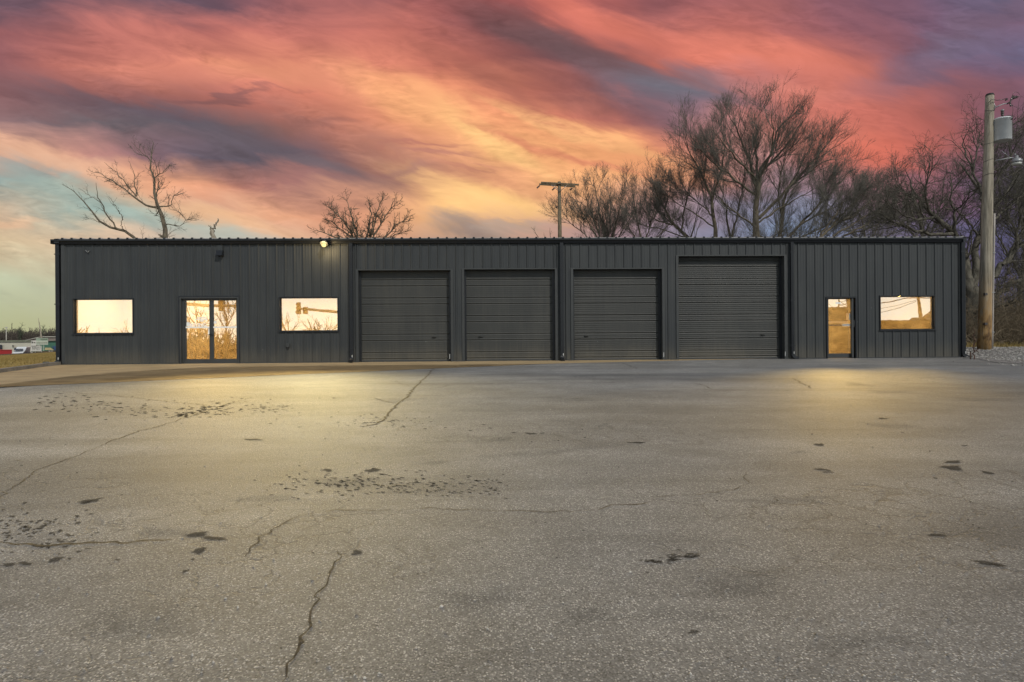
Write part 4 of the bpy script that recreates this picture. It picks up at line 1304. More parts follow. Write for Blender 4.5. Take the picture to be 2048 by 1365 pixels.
# ------------------------------------------------------------------ trees
SQUASH = 1.0
class Tubes:
    def __init__(self): self.g = {}
    def add(self, pts, rad, n):
        self.g.setdefault((pts.shape[1], n), []).append((pts, rad))
    def mesh(self, name, off):
        AV = []; AF = []; base = 0
        for (k, n), lst in self.g.items():
            P = np.concatenate([a for a, _ in lst]); R = np.concatenate([b for _, b in lst])
            m = len(P)
            T = np.empty_like(P)
            T[:, 1:-1] = P[:, 2:] - P[:, :-2]; T[:, 0] = P[:, 1] - P[:, 0]; T[:, -1] = P[:, -1] - P[:, -2]
            T /= np.linalg.norm(T, axis=2, keepdims=True) + 1e-9
            ref = np.where(np.abs(T[:, :1, 2:3]) < 0.8, np.array([0, 0, 1.0]), np.array([1.0, 0, 0]))
            A = np.cross(T, np.broadcast_to(ref, T.shape)); A /= np.linalg.norm(A, axis=2, keepdims=True) + 1e-9
            Bn = np.cross(A, T)
            an = np.arange(n) * 2 * np.pi / n
            V_ = P[:, :, None] + R[:, :, None, None] * (A[:, :, None] * np.cos(an)[None, None, :, None] + Bn[:, :, None] * np.sin(an)[None, None, :, None])
            idx = base + np.arange(m * k * n).reshape(m, k, n)
            a = idx[:, :-1, :]; b = np.roll(idx, -1, axis=2)[:, :-1, :]; c = np.roll(idx, -1, axis=2)[:, 1:, :]; d = idx[:, 1:, :]
            AF.append(np.stack([a, b, c, d], -1).reshape(-1, 4))
            AV.append(V_.reshape(-1, 3)); base += m * k * n
        v = np.concatenate(AV) - np.array(off)[None]
        me = np_mesh(name, v, np.concatenate(AF))
        me.polygons.foreach_set('use_smooth', np.ones(len(me.polygons), bool))
        return me
def resample(pts, rads, k):
    pts = np.array(pts, float); d = np.r_[0, np.cumsum(np.linalg.norm(np.diff(pts, axis=0), axis=1))]
    t = np.linspace(0, d[-1], k)
    return np.stack([np.interp(t, d, pts[:, i]) for i in range(3)], 1), np.interp(t, d, rads)
def growlevel(rg, P, R, spacing, ln, spread, trop, rr, seg, wig, tstart=0.15, rmin=0.006, tiplen=0.45):
    """children for a batch of parent polylines P (m,k,3), R (m,k)"""
    m, k, _ = P.shape
    segl = np.linalg.norm(np.diff(P, axis=1), axis=2); L = segl.sum(1)
    cnt = rg.poisson(L / spacing)
    tot = int(cnt.sum())
    if tot == 0: return None
    own = np.repeat(np.arange(m), cnt)
    t = rg.uniform(tstart, 1.0, tot)
    f = t * (k - 1); i0 = np.minimum(f.astype(int), k - 2); fr = (f - i0)[:, None]
    S = P[own, i0] * (1 - fr) + P[own, i0 + 1] * fr
    D = P[own, i0 + 1] - P[own, i0]; D /= np.linalg.norm(D, axis=1, keepdims=True) + 1e-9
    rp = (R[own, i0] * (1 - fr[:, 0]) + R[own, i0 + 1] * fr[:, 0])
    q = rg.normal(0, 1, (tot, 3)); q -= (q * D).sum(1, keepdims=True) * D; q /= np.linalg.norm(q, axis=1, keepdims=True) + 1e-9
    a = np.abs(rg.normal(spread, 0.18, tot))[:, None]
    dr = D * np.cos(a) + q * np.sin(a)
    length = ln * rg.uniform(0.45, 1.15, tot) * (1 - (1 - tiplen) * t)
    r0 = np.maximum(rmin, np.minimum(rp * 0.8, rr * rg.uniform(0.7, 1.2, tot) * (length / ln) ** 0.6))
    out = np.empty((tot, seg + 1, 3)); out[:, 0] = S
    cur = S.copy(); dd_ = dr
    for s in range(seg):
        dd_ = dd_ + rg.normal(0, wig, (tot, 3)) + np.array([0, 0, trop])[None]
        dd_ /= np.linalg.norm(dd_, axis=1, keepdims=True)
        cur = cur + dd_ * (length / seg)[:, None]
        out[:, s + 1] = cur
    rad = r0[:, None] * np.linspace(1, 0.35, seg + 1)[None]
    rad = np.maximum(rad, rmin * 0.55)
    return out, rad
def tree(name, label, depth, limbs, levels, seed, group=None, cat='tree', tm=None, cm=None, zjit=0.5, trunk_n=1, crop=None):
    global SQUASH
    sq = SQUASH
    rg = np.random.default_rng(seed)
    P0s = []; R0s = []
    for li, lb in enumerate(limbs):
        pts, r0, r1 = lb[:3]
        dz = lb[3] if len(lb) > 3 else 0.0
        K = 12
        n = len(pts)
        dd_ = rg.normal(0, zjit)
        W_ = []
        for i, (px, py) in enumerate(pts):
            if py < 478: py = 478 - (478 - py) * sq
            p = V(px, py, depth + dz * i / max(1, n - 1) + (dd_ * i / n if li >= trunk_n else 0))
            W_.append(tuple(p))
        q, r = resample(W_, np.linspace(r0 * (0.78 if li else 0.9), r1 * .8, n), K)
        q[1:-1] += rg.normal(0, 0.03 + r0 * 0.12, (K - 2, 3))
        P0s.append(q); R0s.append(r)
    root = P0s[0][0]
    T = thing(name, label, cat, tuple(root), group)
    SQUASH = 1.0
    tt = Tubes(); ct_ = Tubes()
    for i in range(len(P0s)):
        tt.add(P0s[i][None], R0s[i][None], 8)
    P = np.stack(P0s); R = np.stack(R0s)
    for lv in levels:
        g = growlevel(rg, P, R, **lv['g'])
        if g is None: break
        P, R = g
        if crop is not None:
            keep = P[:, -1, 2] > crop
            P, R = P[keep], R[keep]
        (ct_).add(P, R, lv['n'])
    link('trunk', tt.mesh('trunk', root), tm or M_BARK, T)
    if ct_.g:
        link('crown', ct_.mesh('crown', root), cm or M_TWIG, T)
    return T
def LV(scale=1.0, trop=0.10, dens=1.0, wig=0.12, spread=0.5, l0=3.0, l1=1.9, l2=1.1, l3=0.55, r0=0.034, r1=0.017, r2=0.0095, r3=0.0065, squash=False):
    global SQUASH
    SQUASH = 0.86 if squash else 1.0
    return [dict(g=dict(spacing=0.62 / dens, ln=l0 * scale, spread=spread + .1, tstart=.08, trop=trop, rr=r0, seg=8, wig=wig), n=5),
            dict(g=dict(spacing=0.42 / dens, ln=l1 * scale, spread=spread, trop=trop, rr=r1, seg=6, wig=wig), n=4),
            dict(g=dict(spacing=0.27 / dens, ln=l2 * scale, spread=spread, trop=trop, rr=r2, seg=4, wig=wig, rmin=0.006), n=3),
            dict(g=dict(spacing=0.28 / dens, ln=l3 * scale, spread=spread, trop=trop, rr=r3, seg=2, wig=wig, rmin=0.005), n=3)]

# storm-broken tree on the left
tree('bare_tree', 'storm-broken bare tree with a leaning trunk rising tallest behind the left end of the roof', 38, [
 ([(334,560),(333,500),(331,476),(327,448),(320,418),(312,396),(308,359),(302,325),(307,286)], .22, .02),
 ([(316,416),(294,412),(272,398),(254,381),(227,363),(203,349),(190,343)], .09, .012),
 ([(272,393),(256,371),(242,355),(227,339),(209,325)], .05, .01),
 ([(274,392),(268,371),(269,351),(258,323)], .045, .01),
 ([(302,325),(292,313),(278,300),(262,284)], .035, .008),
 ([(308,357),(323,347),(341,331)], .04, .01),
 ([(318,414),(341,412),(346,396),(367,379)], .06, .008),
 ([(329,451),(345,450),(359,453),(371,440),(393,441)], .045, .008),
 ([(371,440),(362,430),(357,422),(358,416)], .025, .008),
 ([(312,396),(318,370),(317,357)], .05, .03),
 ([(318,420),(312,432),(308,432)], .04, .02),
 ([(332,478),(318,470)], .07, .05),
], [dict(g=dict(spacing=.28, ln=1.4, spread=.6, trop=.06, rr=.020, seg=5, wig=.2), n=4),
    dict(g=dict(spacing=.18, ln=.7, spread=.6, trop=.05, rr=.010, seg=3, wig=.22, rmin=.005), n=3),
    dict(g=dict(spacing=.16, ln=.25, spread=.7, trop=.0, rr=.008, seg=2, wig=.25, rmin=.006), n=3)], 4, group='bare winter trees behind the building', tm=M_BARK, zjit=.4)
tree('bare_tree', 'low bare tree with long limbs leaning left over the roof at the building\'s left end', 40, [
 ([(330,560),(300,510),(272,476),(244,462),(199,447),(191,432),(173,408),(153,387),(124,369)], .14, .012),
 ([(240,461),(215,434),(205,410),(195,391),(192,366)], .07, .012),
 ([(247,463),(242,446),(246,432)], .04, .015),
 ([(246,440),(229,410),(222,396)], .03, .01),
 ([(201,406),(175,389),(157,377)], .03, .008),
 ([(191,435),(180,420),(165,413)], .02, .006),
 ([(199,447),(185,437),(171,434)], .02, .006),
 ([(290,490),(283,465),(280,455)], .02, .006),
], [dict(g=dict(spacing=.40, ln=1.1, spread=.6, trop=.07, rr=.016, seg=5, wig=.2), n=4),
    dict(g=dict(spacing=.20, ln=.5, spread=.6, trop=.05, rr=.009, seg=3, wig=.22, rmin=.006), n=3)], 9, group='bare winter trees behind the building', zjit=.4)
tree('tree_stump', 'splintered pale forked tree stub poking above the roof above the double glass door', 38, [
 ([(429,560),(428,500),(428,470),(425,460)], .20, .15),
 ([(425,462),(421,456),(417,451)], .10, .02),
 ([(427,464),(431,452),(436,438)], .10, .05),
], [], 2, cat='tree stump', tm=M_DEADWOOD, zjit=.05)
# small crooked tree in the middle
tree('bare_tree', 'small round bare tree with crooked twigs behind the roof above the lit flood lamp', 44, [
 ([(727,580),(727,540),(728,505)], .16, .14),
 ([(727,520),(705,470),(690,445),(668,425),(645,408)], .09, .02),
 ([(727,510),(712,460),(700,425),(692,398)], .09, .02),
 ([(728,510),(737,460),(742,425),(737,400)], .09, .02),
 ([(729,510),(757,455),(775,425),(797,402)], .09, .02),
 ([(729,515),(775,470),(797,450),(818,432)], .08, .02),
 ([(727,520),(685,482),(655,468),(632,462)], .08, .02),
 ([(728,510),(748,450),(757,420),(765,398)], .07, .02),
 ([(727,515),(700,475),(672,450),(650,440)], .07, .02),
 ([(729,520),(770,485),(800,466),(817,462)], .07, .02),
], [dict(g=dict(spacing=.18, ln=1.6, spread=.65, trop=.10, rr=.034, seg=6, wig=.24, rmin=.012), n=4),
    dict(g=dict(spacing=.17, ln=.7, spread=.7, trop=.08, rr=.018, seg=4, wig=.28, rmin=.012), n=4),
    dict(g=dict(spacing=.30, ln=.25, spread=.8, trop=.05, rr=.013, seg=2, wig=.3, rmin=.010), n=3)], 12, group='bare winter trees behind the building', cm=M_BARK, zjit=1.2)
# right cluster
GRP = 'bare winter trees behind the building'
tree('bare_tree', 'bare multi-stemmed tree right beside the cross-arm utility pole behind the roof', 50, [
 ([(1212,580),(1211,520),(1210,478),(1203,440),(1195,395),(1190,350)], .18, .015),
 ([(1211,520),(1185,455),(1160,405),(1140,372)], .11, .015),
 ([(1212,515),(1228,460),(1240,410),(1250,350)], .11, .015),
 ([(1211,525),(1172,470),(1140,440),(1122,425)], .08, .012),
 ([(1212,515),(1245,460),(1270,410),(1285,385)], .09, .012),
 ([(1211,510),(1190,440),(1172,385),(1165,360)], .08, .012),
 ([(1213,510),(1220,450),(1222,400),(1216,350)], .08, .012),
], LV(1.0, .09, 1.4, .10, .52, squash=True), 21, group=GRP, zjit=1.5)
tree('bare_tree', 'bare tree leaning left, between the multi-stemmed tree and the tallest tree', 46, [
 ([(1430,600),(1405,520),(1380,478),(1345,440),(1325,400),(1310,360),(1300,325)], .22, .015),
 ([(1362,460),(1368,410),(1376,360),(1380,330)], .10, .012),
 ([(1350,446),(1320,440),(1295,420),(1275,395)], .08, .012),
 ([(1375,475),(1335,462),(1300,450),(1270,440)], .07, .012),
 ([(1330,415),(1340,370),(1338,325)], .07, .012),
 ([(1380,480),(1392,430),(1400,380)], .08, .012),
 ([(1345,442),(1310,405),(1290,370)], .06, .012),
], LV(1.0, .09, 1.4, .10, .52, squash=True), 22, group=GRP, zjit=1.5)
tree('bare_tree', 'tall thin-stemmed bare tree just left of the tallest tree\'s trunk', 44, [
 ([(1432,620),(1430,520),(1428,440),(1424,385),(1408,335),(1388,290),(1366,245)], .22, .02),
 ([(1425,390),(1440,330),(1450,270),(1452,215)], .10, .015),
 ([(1428,430),(1405,400),(1370,370),(1335,350)], .07, .012),
 ([(1408,335),(1412,290),(1408,240)], .07, .012),
 ([(1428,450),(1390,420),(1350,390),(1315,365)], .07, .012),
 ([(1461,620),(1462,500),(1455,440),(1452,395),(1425,370)], .15, .03),
 ([(1462,480),(1475,420),(1485,360),(1490,300)], .10, .015),
 ([(1400,320),(1380,305),(1358,290)], .05, .012),
], LV(1.05, .09, 1.3, .10, .52, squash=True), 23, group=GRP, zjit=1.8)
tree('bare_tree', 'tallest bare tree, thick central trunk behind the fourth and widest roller door', 42, [
 ([(1518,640),(1517,540),(1515,470),(1514,420),(1513,372),(1520,330),(1535,290),(1555,235),(1575,195)], .36, .02),
 ([(1513,375),(1505,320),(1490,265),(1470,215),(1455,185)], .16, .015),
 ([(1514,360),(1514,300),(1512,240),(1508,180)], .15, .015),
 ([(1512,376),(1482,352),(1456,327),(1422,300),(1395,262),(1378,235)], .12, .015),
 ([(1518,430),(1548,395),(1580,355),(1620,305),(1650,265),(1668,240)], .16, .015),
 ([(1525,320),(1560,280),(1590,235),(1612,195)], .12, .015),
 ([(1516,455),(1480,425),(1450,395),(1420,365)], .09, .012),
 ([(1512,340),(1480,300),(1450,260),(1425,225)], .10, .012),
 ([(1520,335),(1545,270),(1545,215),(1540,170)], .10, .012),
 ([(1518,440),(1560,405),(1600,380),(1650,350)], .09, .012),
 ([(1514,470),(1545,480),(1560,500)], .06, .03),
], LV(1.15, .09, 1.3, .10, .52, squash=True), 24, group=GRP, zjit=2.0)
tree('bare_tree', 'bare tree with fanned rising limbs just right of the tallest tree', 43, [
 ([(1556,640),(1557,540),(1560,470),(1563,410),(1580,350),(1605,300),(1625,260)], .24, .015),
 ([(1560,500),(1590,455),(1635,405),(1670,360),(1700,325)], .16, .015),
 ([(1562,420),(1555,360),(1565,310),(1585,265)], .09, .012),
 ([(1600,445),(1630,425),(1670,405),(1710,375)], .09, .012),
 ([(1575,365),(1610,330),(1650,300),(1685,290)], .09, .012),
 ([(1560,500),(1610,470),(1660,445),(1720,410),(1745,385)], .10, .012),
 ([(1635,405),(1650,365),(1665,325),(1675,300)], .06, .012),
], LV(1.05, .09, 1.35, .09, .52, squash=True), 25, group=GRP, zjit=1.8)
tree('bare_tree', 'low brushy bare tree with many fine slanting twigs over the plain right wall', 40, [
 ([(1600,640),(1605,540),(1625,485),(1665,450),(1710,420),(1750,385)], .20, .02),
 ([(1615,520),(1680,460),(1730,430),(1780,395)], .12, .015),
 ([(1625,500),(1690,470),(1750,450),(1800,420)], .10, .015),
 ([(1660,455),(1690,415),(1715,385),(1735,355)], .08, .012),
 ([(1640,470),(1665,430),(1690,390),(1705,360)], .08, .012),
 ([(1690,470),(1740,440),(1770,400),(1785,365)], .07, .012),
], LV(1.0, .09, 1.5, .10, .52, squash=True), 26, group=GRP, zjit=1.6)
tree('bare_tree', 'huge spreading bare tree with heavy crooked limbs behind the wooden pole with the transformer', 33, [
 ([(1950,705),(1945,660),(1940,610),(1938,560)], .55, .48),
 ([(1938,570),(1932,520),(1918,480),(1893,452),(1860,425),(1838,395),(1820,368)], .32, .04),
 ([(1915,478),(1908,440),(1904,400),(1900,350)], .13, .015),
 ([(1945,580),(1948,510),(1960,465),(1966,425),(1962,385),(1945,350),(1918,325)], .27, .03),
 ([(1962,400),(1975,350),(1985,300),(1990,262)], .10, .015),
 ([(1945,600),(1975,565),(2005,530),(2035,500),(2075,460)], .27, .08),
 ([(1948,620),(1990,590),(2030,565),(2090,530)], .22, .08),
 ([(1948,640),(1995,612),(2040,600),(2100,580)], .18, .06),
 ([(1905,468),(1860,470),(1820,458),(1780,440),(1750,425)], .13, .02),
 ([(1870,435),(1830,440),(1795,425),(1770,400)], .09, .015),
 ([(1960,470),(1985,430),(2012,385),(2040,340)], .11, .02),
 ([(2035,500),(2035,460),(2045,410),(2060,370)], .11, .02),
 ([(2005,530),(2040,470),(2060,440)], .10, .03),
 ([(1860,425),(1850,390),(1855,355),(1860,325)], .08, .012),
 ([(1840,398),(1815,392),(1790,370)], .06, .012),
 ([(1940,600),(1925,560),(1912,520),(1900,500)], .16, .06),
 ([(1990,300),(2010,270),(2035,255)], .06, .012),
 ([(1985,440),(2010,420),(2045,390),(2070,350)], .10, .02),
 ([(1962,385),(1930,300),(1922,270)], .08, .012),
 ([(1966,425),(2000,350),(2030,300),(2045,265)], .10, .012),
 ([(1955,470),(1925,430),(1905,415)], .08, .02),
 ([(1945,350),(1955,300),(1958,262)], .07, .012),
], [dict(g=dict(spacing=.55, ln=3.0, spread=.75, trop=.05, rr=.045, seg=8, wig=.20), n=5),
    dict(g=dict(spacing=.27, ln=1.7, spread=.75, trop=.05, rr=.024, seg=6, wig=.20), n=4),
    dict(g=dict(spacing=.26, ln=.9, spread=.75, trop=.04, rr=.012, seg=4, wig=.24, rmin=.006), n=3),
    dict(g=dict(spacing=.28, ln=.42, spread=.8, trop=.02, rr=.008, seg=3, wig=.28, rmin=.005), n=3)], 27, group=GRP, tm=M_BARKD, cm=M_BARKD, zjit=1.5)
tree('bare_tree', 'slender bare tree filling the gap right of the multi-stemmed tree', 53, [
 ([(1285,600),(1284,530),(1282,480),(1276,440),(1268,395),(1262,350)], .14, .015),
 ([(1283,500),(1300,450),(1312,400),(1318,350)], .09, .012),
 ([(1283,500),(1262,460),(1246,420),(1238,385)], .08, .012),
 ([(1284,505),(1322,465),(1348,430),(1362,400)], .08, .012),
], LV(1.0, .10, 1.5, .11, .55, squash=True), 34, group=GRP, zjit=1.4)
tree('bare_tree', 'low dense bare tree filling the gap under the red glow right of the fanned tree', 52, [
 ([(1735,600),(1734,530),(1732,480),(1726,440),(1716,400),(1710,365)], .15, .015),
 ([(1733,500),(1755,450),(1768,405),(1775,370)], .09, .012),
 ([(1733,505),(1705,465),(1685,430),(1672,395)], .09, .012),
 ([(1734,505),(1780,470),(1805,440),(1822,410)], .08, .012),
], LV(1.0, .10, 1.5, .12, .58, squash=True), 35, group=GRP, zjit=1.4)
tree('bare_tree', 'rounded twiggy bare tree between the low brushy tree and the huge spreading tree', 44, [
 ([(1850,620),(1852,540),(1850,480),(1838,430),(1822,385),(1810,340)], .22, .02),
 ([(1851,500),(1872,440),(1885,390),(1893,330)], .11, .015),
 ([(1850,490),(1812,455),(1780,420),(1758,385)], .10, .015),
 ([(1850,500),(1905,455),(1930,410),(1945,360)], .10, .015),
 ([(1840,435),(1850,380),(1858,330)], .09, .012),
 ([(1825,400),(1795,370),(1775,345)], .08, .012),
 ([(1880,410),(1915,370),(1930,320)], .08, .012),
], LV(1.0, .07, 1.5, .17, .62), 33, group=GRP, tm=M_BARKD, cm=M_TWIG, zjit=1.6)
tree('bare_tree', 'tangled bare tree at the right edge of the picture behind the street light', 42, [
 ([(2040,720),(2042,640),(2046,560),(2050,480),(2048,420)], .28, .08),
 ([(2048,500),(2020,440),(2000,380),(1990,320)], .12, .02),
 ([(2048,480),(2035,400),(2025,330),(2020,280)], .12, .02),
 ([(2048,500),(2075,430),(2080,360),(2070,290)], .12, .02),
 ([(2046,560),(2010,500),(1990,460),(1985,430)], .10, .02),
 ([(2048,420),(2050,350),(2048,290)], .10, .02),
], LV(1.05, .09, 1.6, .16, .6), 28, group=GRP, tm=M_BARKD, cm=M_TWIG, zjit=1.5)
tree('sapling', 'few thin bare sprigs just above the roof left of the cross-arm pole', 46, [
 ([(1085,540),(1082,500),(1078,478),(1070,462),(1062,455)], .05, .012),
 ([(1105,540),(1102,500),(1101,470),(1100,456)], .05, .012),
 ([(1090,520),(1090,480),(1088,465)], .03, .01),
], [dict(g=dict(spacing=.4, ln=.8, spread=.5, trop=.15, rr=.014, seg=4, wig=.15, rmin=.007), n=3),
    dict(g=dict(spacing=.35, ln=.4, spread=.5, trop=.1, rr=.008, seg=3, wig=.15, rmin=.006), n=3)], 31, cat='sapling', zjit=.3)

# undergrowth behind the gravel on the right: one tangled mass
rg = np.random.default_rng(77)
tb = Tubes()
def brush(nst, px0, px1, d0, d1, h0, h1, r0, seed):
    rg = np.random.default_rng(seed)
    P = []; R = []
    for i in range(nst):
        px = rg.uniform(px0, px1); dep = rg.uniform(d0, d1)
        b = V(px, 682, dep); b.z = gz(b.x, b.y) - 0.02
        h = rg.uniform(h0, h1); a = rg.uniform(0, 6.28); lean = rg.uniform(.1, 1.1)
        q = [tuple(b)]
        d = Vector((math.cos(a) * lean, math.sin(a) * lean, 1.0)).normalized()
        cur = Vector(b)
        for s in range(7):
            d = (d + Vector(rg.normal(0, .13, 3)) + Vector((math.cos(a), math.sin(a), -0.9)) * 0.05 * s * lean).normalized()
            cur = cur + d * (h / 7); q.append(tuple(cur))
        P.append(q); R.append(np.linspace(r0 * rg.uniform(.5, 1.2), .005, 8))
    return np.array(P), np.array(R)
P, R = brush(560, 1915, 2110, 27, 40, 1.2, 4.2, .022, 3)
tb.add(P, R, 4)
g = growlevel(rg, P, R, spacing=.35, ln=1.0, spread=.8, trop=-.02, rr=.010, seg=4, wig=.25, rmin=.006)
tb.add(g[0], g[1], 3)
g2 = growlevel(rg, g[0], g[1], spacing=.35, ln=.4, spread=.8, trop=0, rr=.007, seg=2, wig=.25, rmin=.006)
tb.add(g2[0], g2[1], 3)
o = link('undergrowth', tb.mesh('undergrowth', (0, 0, 0)), M_BRUSH); o['kind'] = 'stuff'
# far scrub line behind everything on the right, and weeds at the gravel edge
tb = Tubes()
P, R = brush(900, 1700, 2200, 45, 75, 3.0, 7.5, .05, 5)
tb.add(P, R, 3)
g = growlevel(rg, P, R, spacing=.8, ln=1.6, spread=.7, trop=.02, rr=.02, seg=3, wig=.2, rmin=.014)
tb.add(g[0], g[1], 3)
o = link('scrub', tb.mesh('scrub', (0, 0, 0)), M_TWIG); o['kind'] = 'stuff'
pts = []
for i in range(9000):
    x = random.uniform(XR + 0.6, 36); y = random.uniform(2.8, 12)
    pts.append((x, y, gz(x, y) - 0.01))
blades('dry_weeds', np.array(pts), 0.05, 0.28, 0.012, M_DRY, '')

# thin vine-choked sapling by the corner
sp0 = G(1949, 719)
tree('sapling', 'thin dead sapling twined with a reddish vine beside the right corner downspout', (sp0 - C0).dot(_F), [
 ([(1948.5,719),(1949,705),(1950,692),(1948,675),(1946,662),(1943,655)], .02, .006),
 ([(1950,706),(1953,701),(1956,704),(1958,700)], .012, .006),
 ([(1948,698),(1944,694),(1947,690),(1951,694),(1948,701),(1944,704)], .008, .006),
], [dict(g=dict(spacing=.3, ln=.25, spread=.7, trop=.02, rr=.006, seg=3, wig=.3, rmin=.003), n=3)], 41, cat='sapling', tm=paint('reddish_bark', (.09, .045, .03), .9), zjit=.02)
p0 = G(1941, 719)
ps = thing('stub_post', 'short rusty stub post standing in the gravel beside the right corner', 'post', tuple(p0))
mb = MB(); mb.tube([tuple(p0 - Vector((0, 0, .1))), tuple(p0 + Vector((0, 0, .26)))], .022, 10); mb.build('pipe', paint('rusty_pipe', (.06, .035, .02), .8), ps)
mb = MB(); mb.tube([tuple(p0 + Vector((0, 0, .258))), tuple(p0 + Vector((0, 0, .275)))], .028, 10); mb.build('cap', M_TRIM, ps)

# ------------------------------------------------------------------ utility poles
def pole_wood():
    m, nn, b, pos, o = mat('weathered_pole_wood')
    n1 = nn.noise(nn.mapping(pos, scale=(14, 14, 0.9)), 1.0, 6, 0.7)
    n2 = nn.noise(nn.mapping(pos, scale=(3, 3, 1.2)), 1.6, 4, 0.65)
    sepn = nn.n('ShaderNodeSeparateXYZ'); nn.l(pos, sepn.inputs[0])
    base = nn.mix(nn.mr(n1, 0.35, 0.65), (0.18, 0.158, 0.118, 1), (0.36, 0.32, 0.245, 1))
    low = nn.m('MULTIPLY', nn.mr(sepn.outputs[2], 1.2, 3.6, 1.0, 0.0), nn.mr(n2, 0.30, 0.52, 0.3, 1.0))
    base = nn.mix(nn.m('MULTIPLY', low, 0.75), base, (0.32, 0.17, 0.035, 1))
    rot = nn.m('MULTIPLY', nn.mr(sepn.outputs[2], 0.3, 2.4, 1.0, 0.0), nn.mr(n2, 0.48, 0.62))
    base = nn.mix(nn.m('MULTIPLY', rot, 0.9), base, (0.05, 0.022, 0.010, 1))
    dk = nn.mr(nn.noise(nn.mapping(pos, scale=(30, 30, 1.2)), 1.0, 3, 0.6), 0.60, 0.68, 0.0, 0.7)
    base = nn.mix(dk, base, (0.05, 0.042, 0.032, 1))
    nn.l(base, b.inputs['Base Color']); b.inputs['Roughness'].default_value = 0.9
    bump(nn, b, n1, 0.7, 0.02)
    return m
M_POLE = pole_wood()
M_GALV = paint('galvanised', (0.27, 0.275, 0.28), 0.45, .15, 6, .5, .5)
M_TANK = paint('transformer_grey', (0.52, 0.54, 0.54), 0.4, .12, 4)
M_CONDUIT = paint('pvc_conduit', (0.33, 0.30, 0.27), 0.6)
M_INS = paint('brown_insulator', (0.05, 0.04, 0.035), 0.3)
def pole_pt(px, py, dep): return V(px, py, dep)
PD = 22.6
b0 = G(1968, 699.5); PD = (b0 - C0).dot(_F)
up_ = thing('utility_pole', 'weathered wooden utility pole in the gravel right of the building, the nearest pole', 'utility pole', tuple(b0))
top = V(1979.5, 192, PD); bot = V(1968.5, 700, PD); bot.z -= 0.1
n = 14
axis = [bot.lerp(top, i / (n - 1)) for i in range(n)]
mb = MB(); mb.tube(axis, [0.225 - 0.085 * (i / (n - 1)) for i in range(n)], 20)
mb.build('pole', M_POLE, up_)
mb = MB(); mb.tube([top, top + (top - bot).normalized() * 0.07], [0.15, 0.12], 16); mb.build('pole_cap', M_BLACKHOLE, up_)
cdx = Vector((0.185, -0.13, 0))
cpts = [axis[i].lerp(axis[i], 0) + Vector((0.205 - .05 * i / n, -0.12, 0)) for i in range(0, 8)]
cpts[0].z += .1
mb = MB(); mb.tube(cpts, 0.035, 10); mb.build('conduit', M_CONDUIT, up_)
for i in (1, 3, 5):
    c = cpts[i]; bx1(c.x - .07, c.x + .05, c.y - .045, c.y - .036, c.z, c.z + .03).build('conduit_strap', M_GALV, up_)
for (px, py) in ((1972, 588.5), (1972, 648)):
    c = V(px, py, PD - .235)
    mb = MB(); mb.box(c.x - .05, c.x + .05, c.y - .012, c.y + .06, c.z - .045, c.z + .045); mb.build('tag_plate', M_INS, up_)
mb = MB()
for z in (0.9, 1.5):
    pass
# ring wires wrapping the pole
for k, py in enumerate((222, 287, 322, 352)):
    c = V(1979.5 - (py - 192) * .0217, py, PD)
    t = (py - 192) / 508; r = .14 + .085 * t + .004
    pts_ = [c + Vector((math.cos(a) * r, math.sin(a) * r, .05 * math.sin(a + k))) for a in np.linspace(0, 2 * math.pi, 20)]
    MB().tube(pts_, .008, 5).build('band', M_INS, up_)
# top bracket, arrester, wires
mb = MB()
mb.tube([V(1987, 221, PD - .1), V(1990, 215, PD - .15), V(2005, 209, PD - .2), V(2014, 207, PD - .2)], .02, 8)
mb.tube([V(1986, 205, PD - .1), V(1990, 212, PD - .1), V(1988, 221, PD - .1)], .02, 6)
arm = mb.build('bracket_arm', M_GALV, up_)
mb = MB()
mb.tube([V(2014, 208, PD - .2), V(2020, 205, PD - .2), V(2022, 200, PD - .2), V(2026, 192, PD - .2)], .03, 8)
mb.tube([V(2020, 206, PD - .2), V(2021, 213, PD - .2), V(2025, 211, PD - .2)], .025, 8)
for i in range(5):
    mb.tube([V(2026 + i * 2.2, 193 - i % 2, PD - .2), V(2027 + i * 2.2, 199 - i, PD - .2)], .025, 6)
mb.build('cutout_fuse', M_INS, up_)
mb = MB()
pts_ = [V(2032 + 7 * math.cos(a), 191 + 6.5 * math.sin(a), PD - .2) for a in np.linspace(0, 6.1, 16)]
mb.tube(pts_, .006, 5)
mb.tube([V(1976, 207, PD - .2), V(1984, 199, PD - .25), V(1994, 201, PD - .2), V(2004, 200, PD - .2), V(2013, 197, PD - .2)], .013, 6)
mb.tube([V(2015, 198, PD - .2), V(2011, 201, PD - .2)], .03, 6)
mb.tube([V(1977, 228, PD - .2), V(1986, 220, PD - .2), V(1998, 213, PD - .2)], .005, 5)
mb.tube([V(2025, 212, PD - .2), V(2040, 218, PD - .2), V(2090, 230, PD - .1)], .005, 5)
mb.build('wire', M_INS, up_)
# transformer can
tcx = V(2003.5, 262, PD - .12)
sc_ = PD / 1200
tf = thing('transformer', 'pale grey cylindrical transformer can hung on the nearest pole', 'transformer', tuple(tcx))
hh = 21 * sc_; rr_ = 16 * sc_
ctr = V(2004, 261, PD - .12)
mb = MB(); mb.lathe((ctr.x, ctr.y, ctr.z), [(rr_ * .93, -hh * 1.02), (rr_ * .97, -hh), (rr_ * .98, hh * .93), (rr_ * 1.04, hh * .94), (rr_ * 1.04, hh * 1.02), (rr_ * .9, hh * 1.1), (rr_ * .3, hh * 1.16)], 28)
mb.build('tank', M_TANK, tf)
mb = MB(); mb.lathe((ctr.x + .02, ctr.y, ctr.z + hh * 1.12), [(.03, 0), (.025, .10), (.05, .12), (.05, .15), (.03, .16), (.055, .18), (.055, .21), (.03, .22), (.05, .24), (.05, .28)], 14)
mb.build('bushing', M_INS, tf)
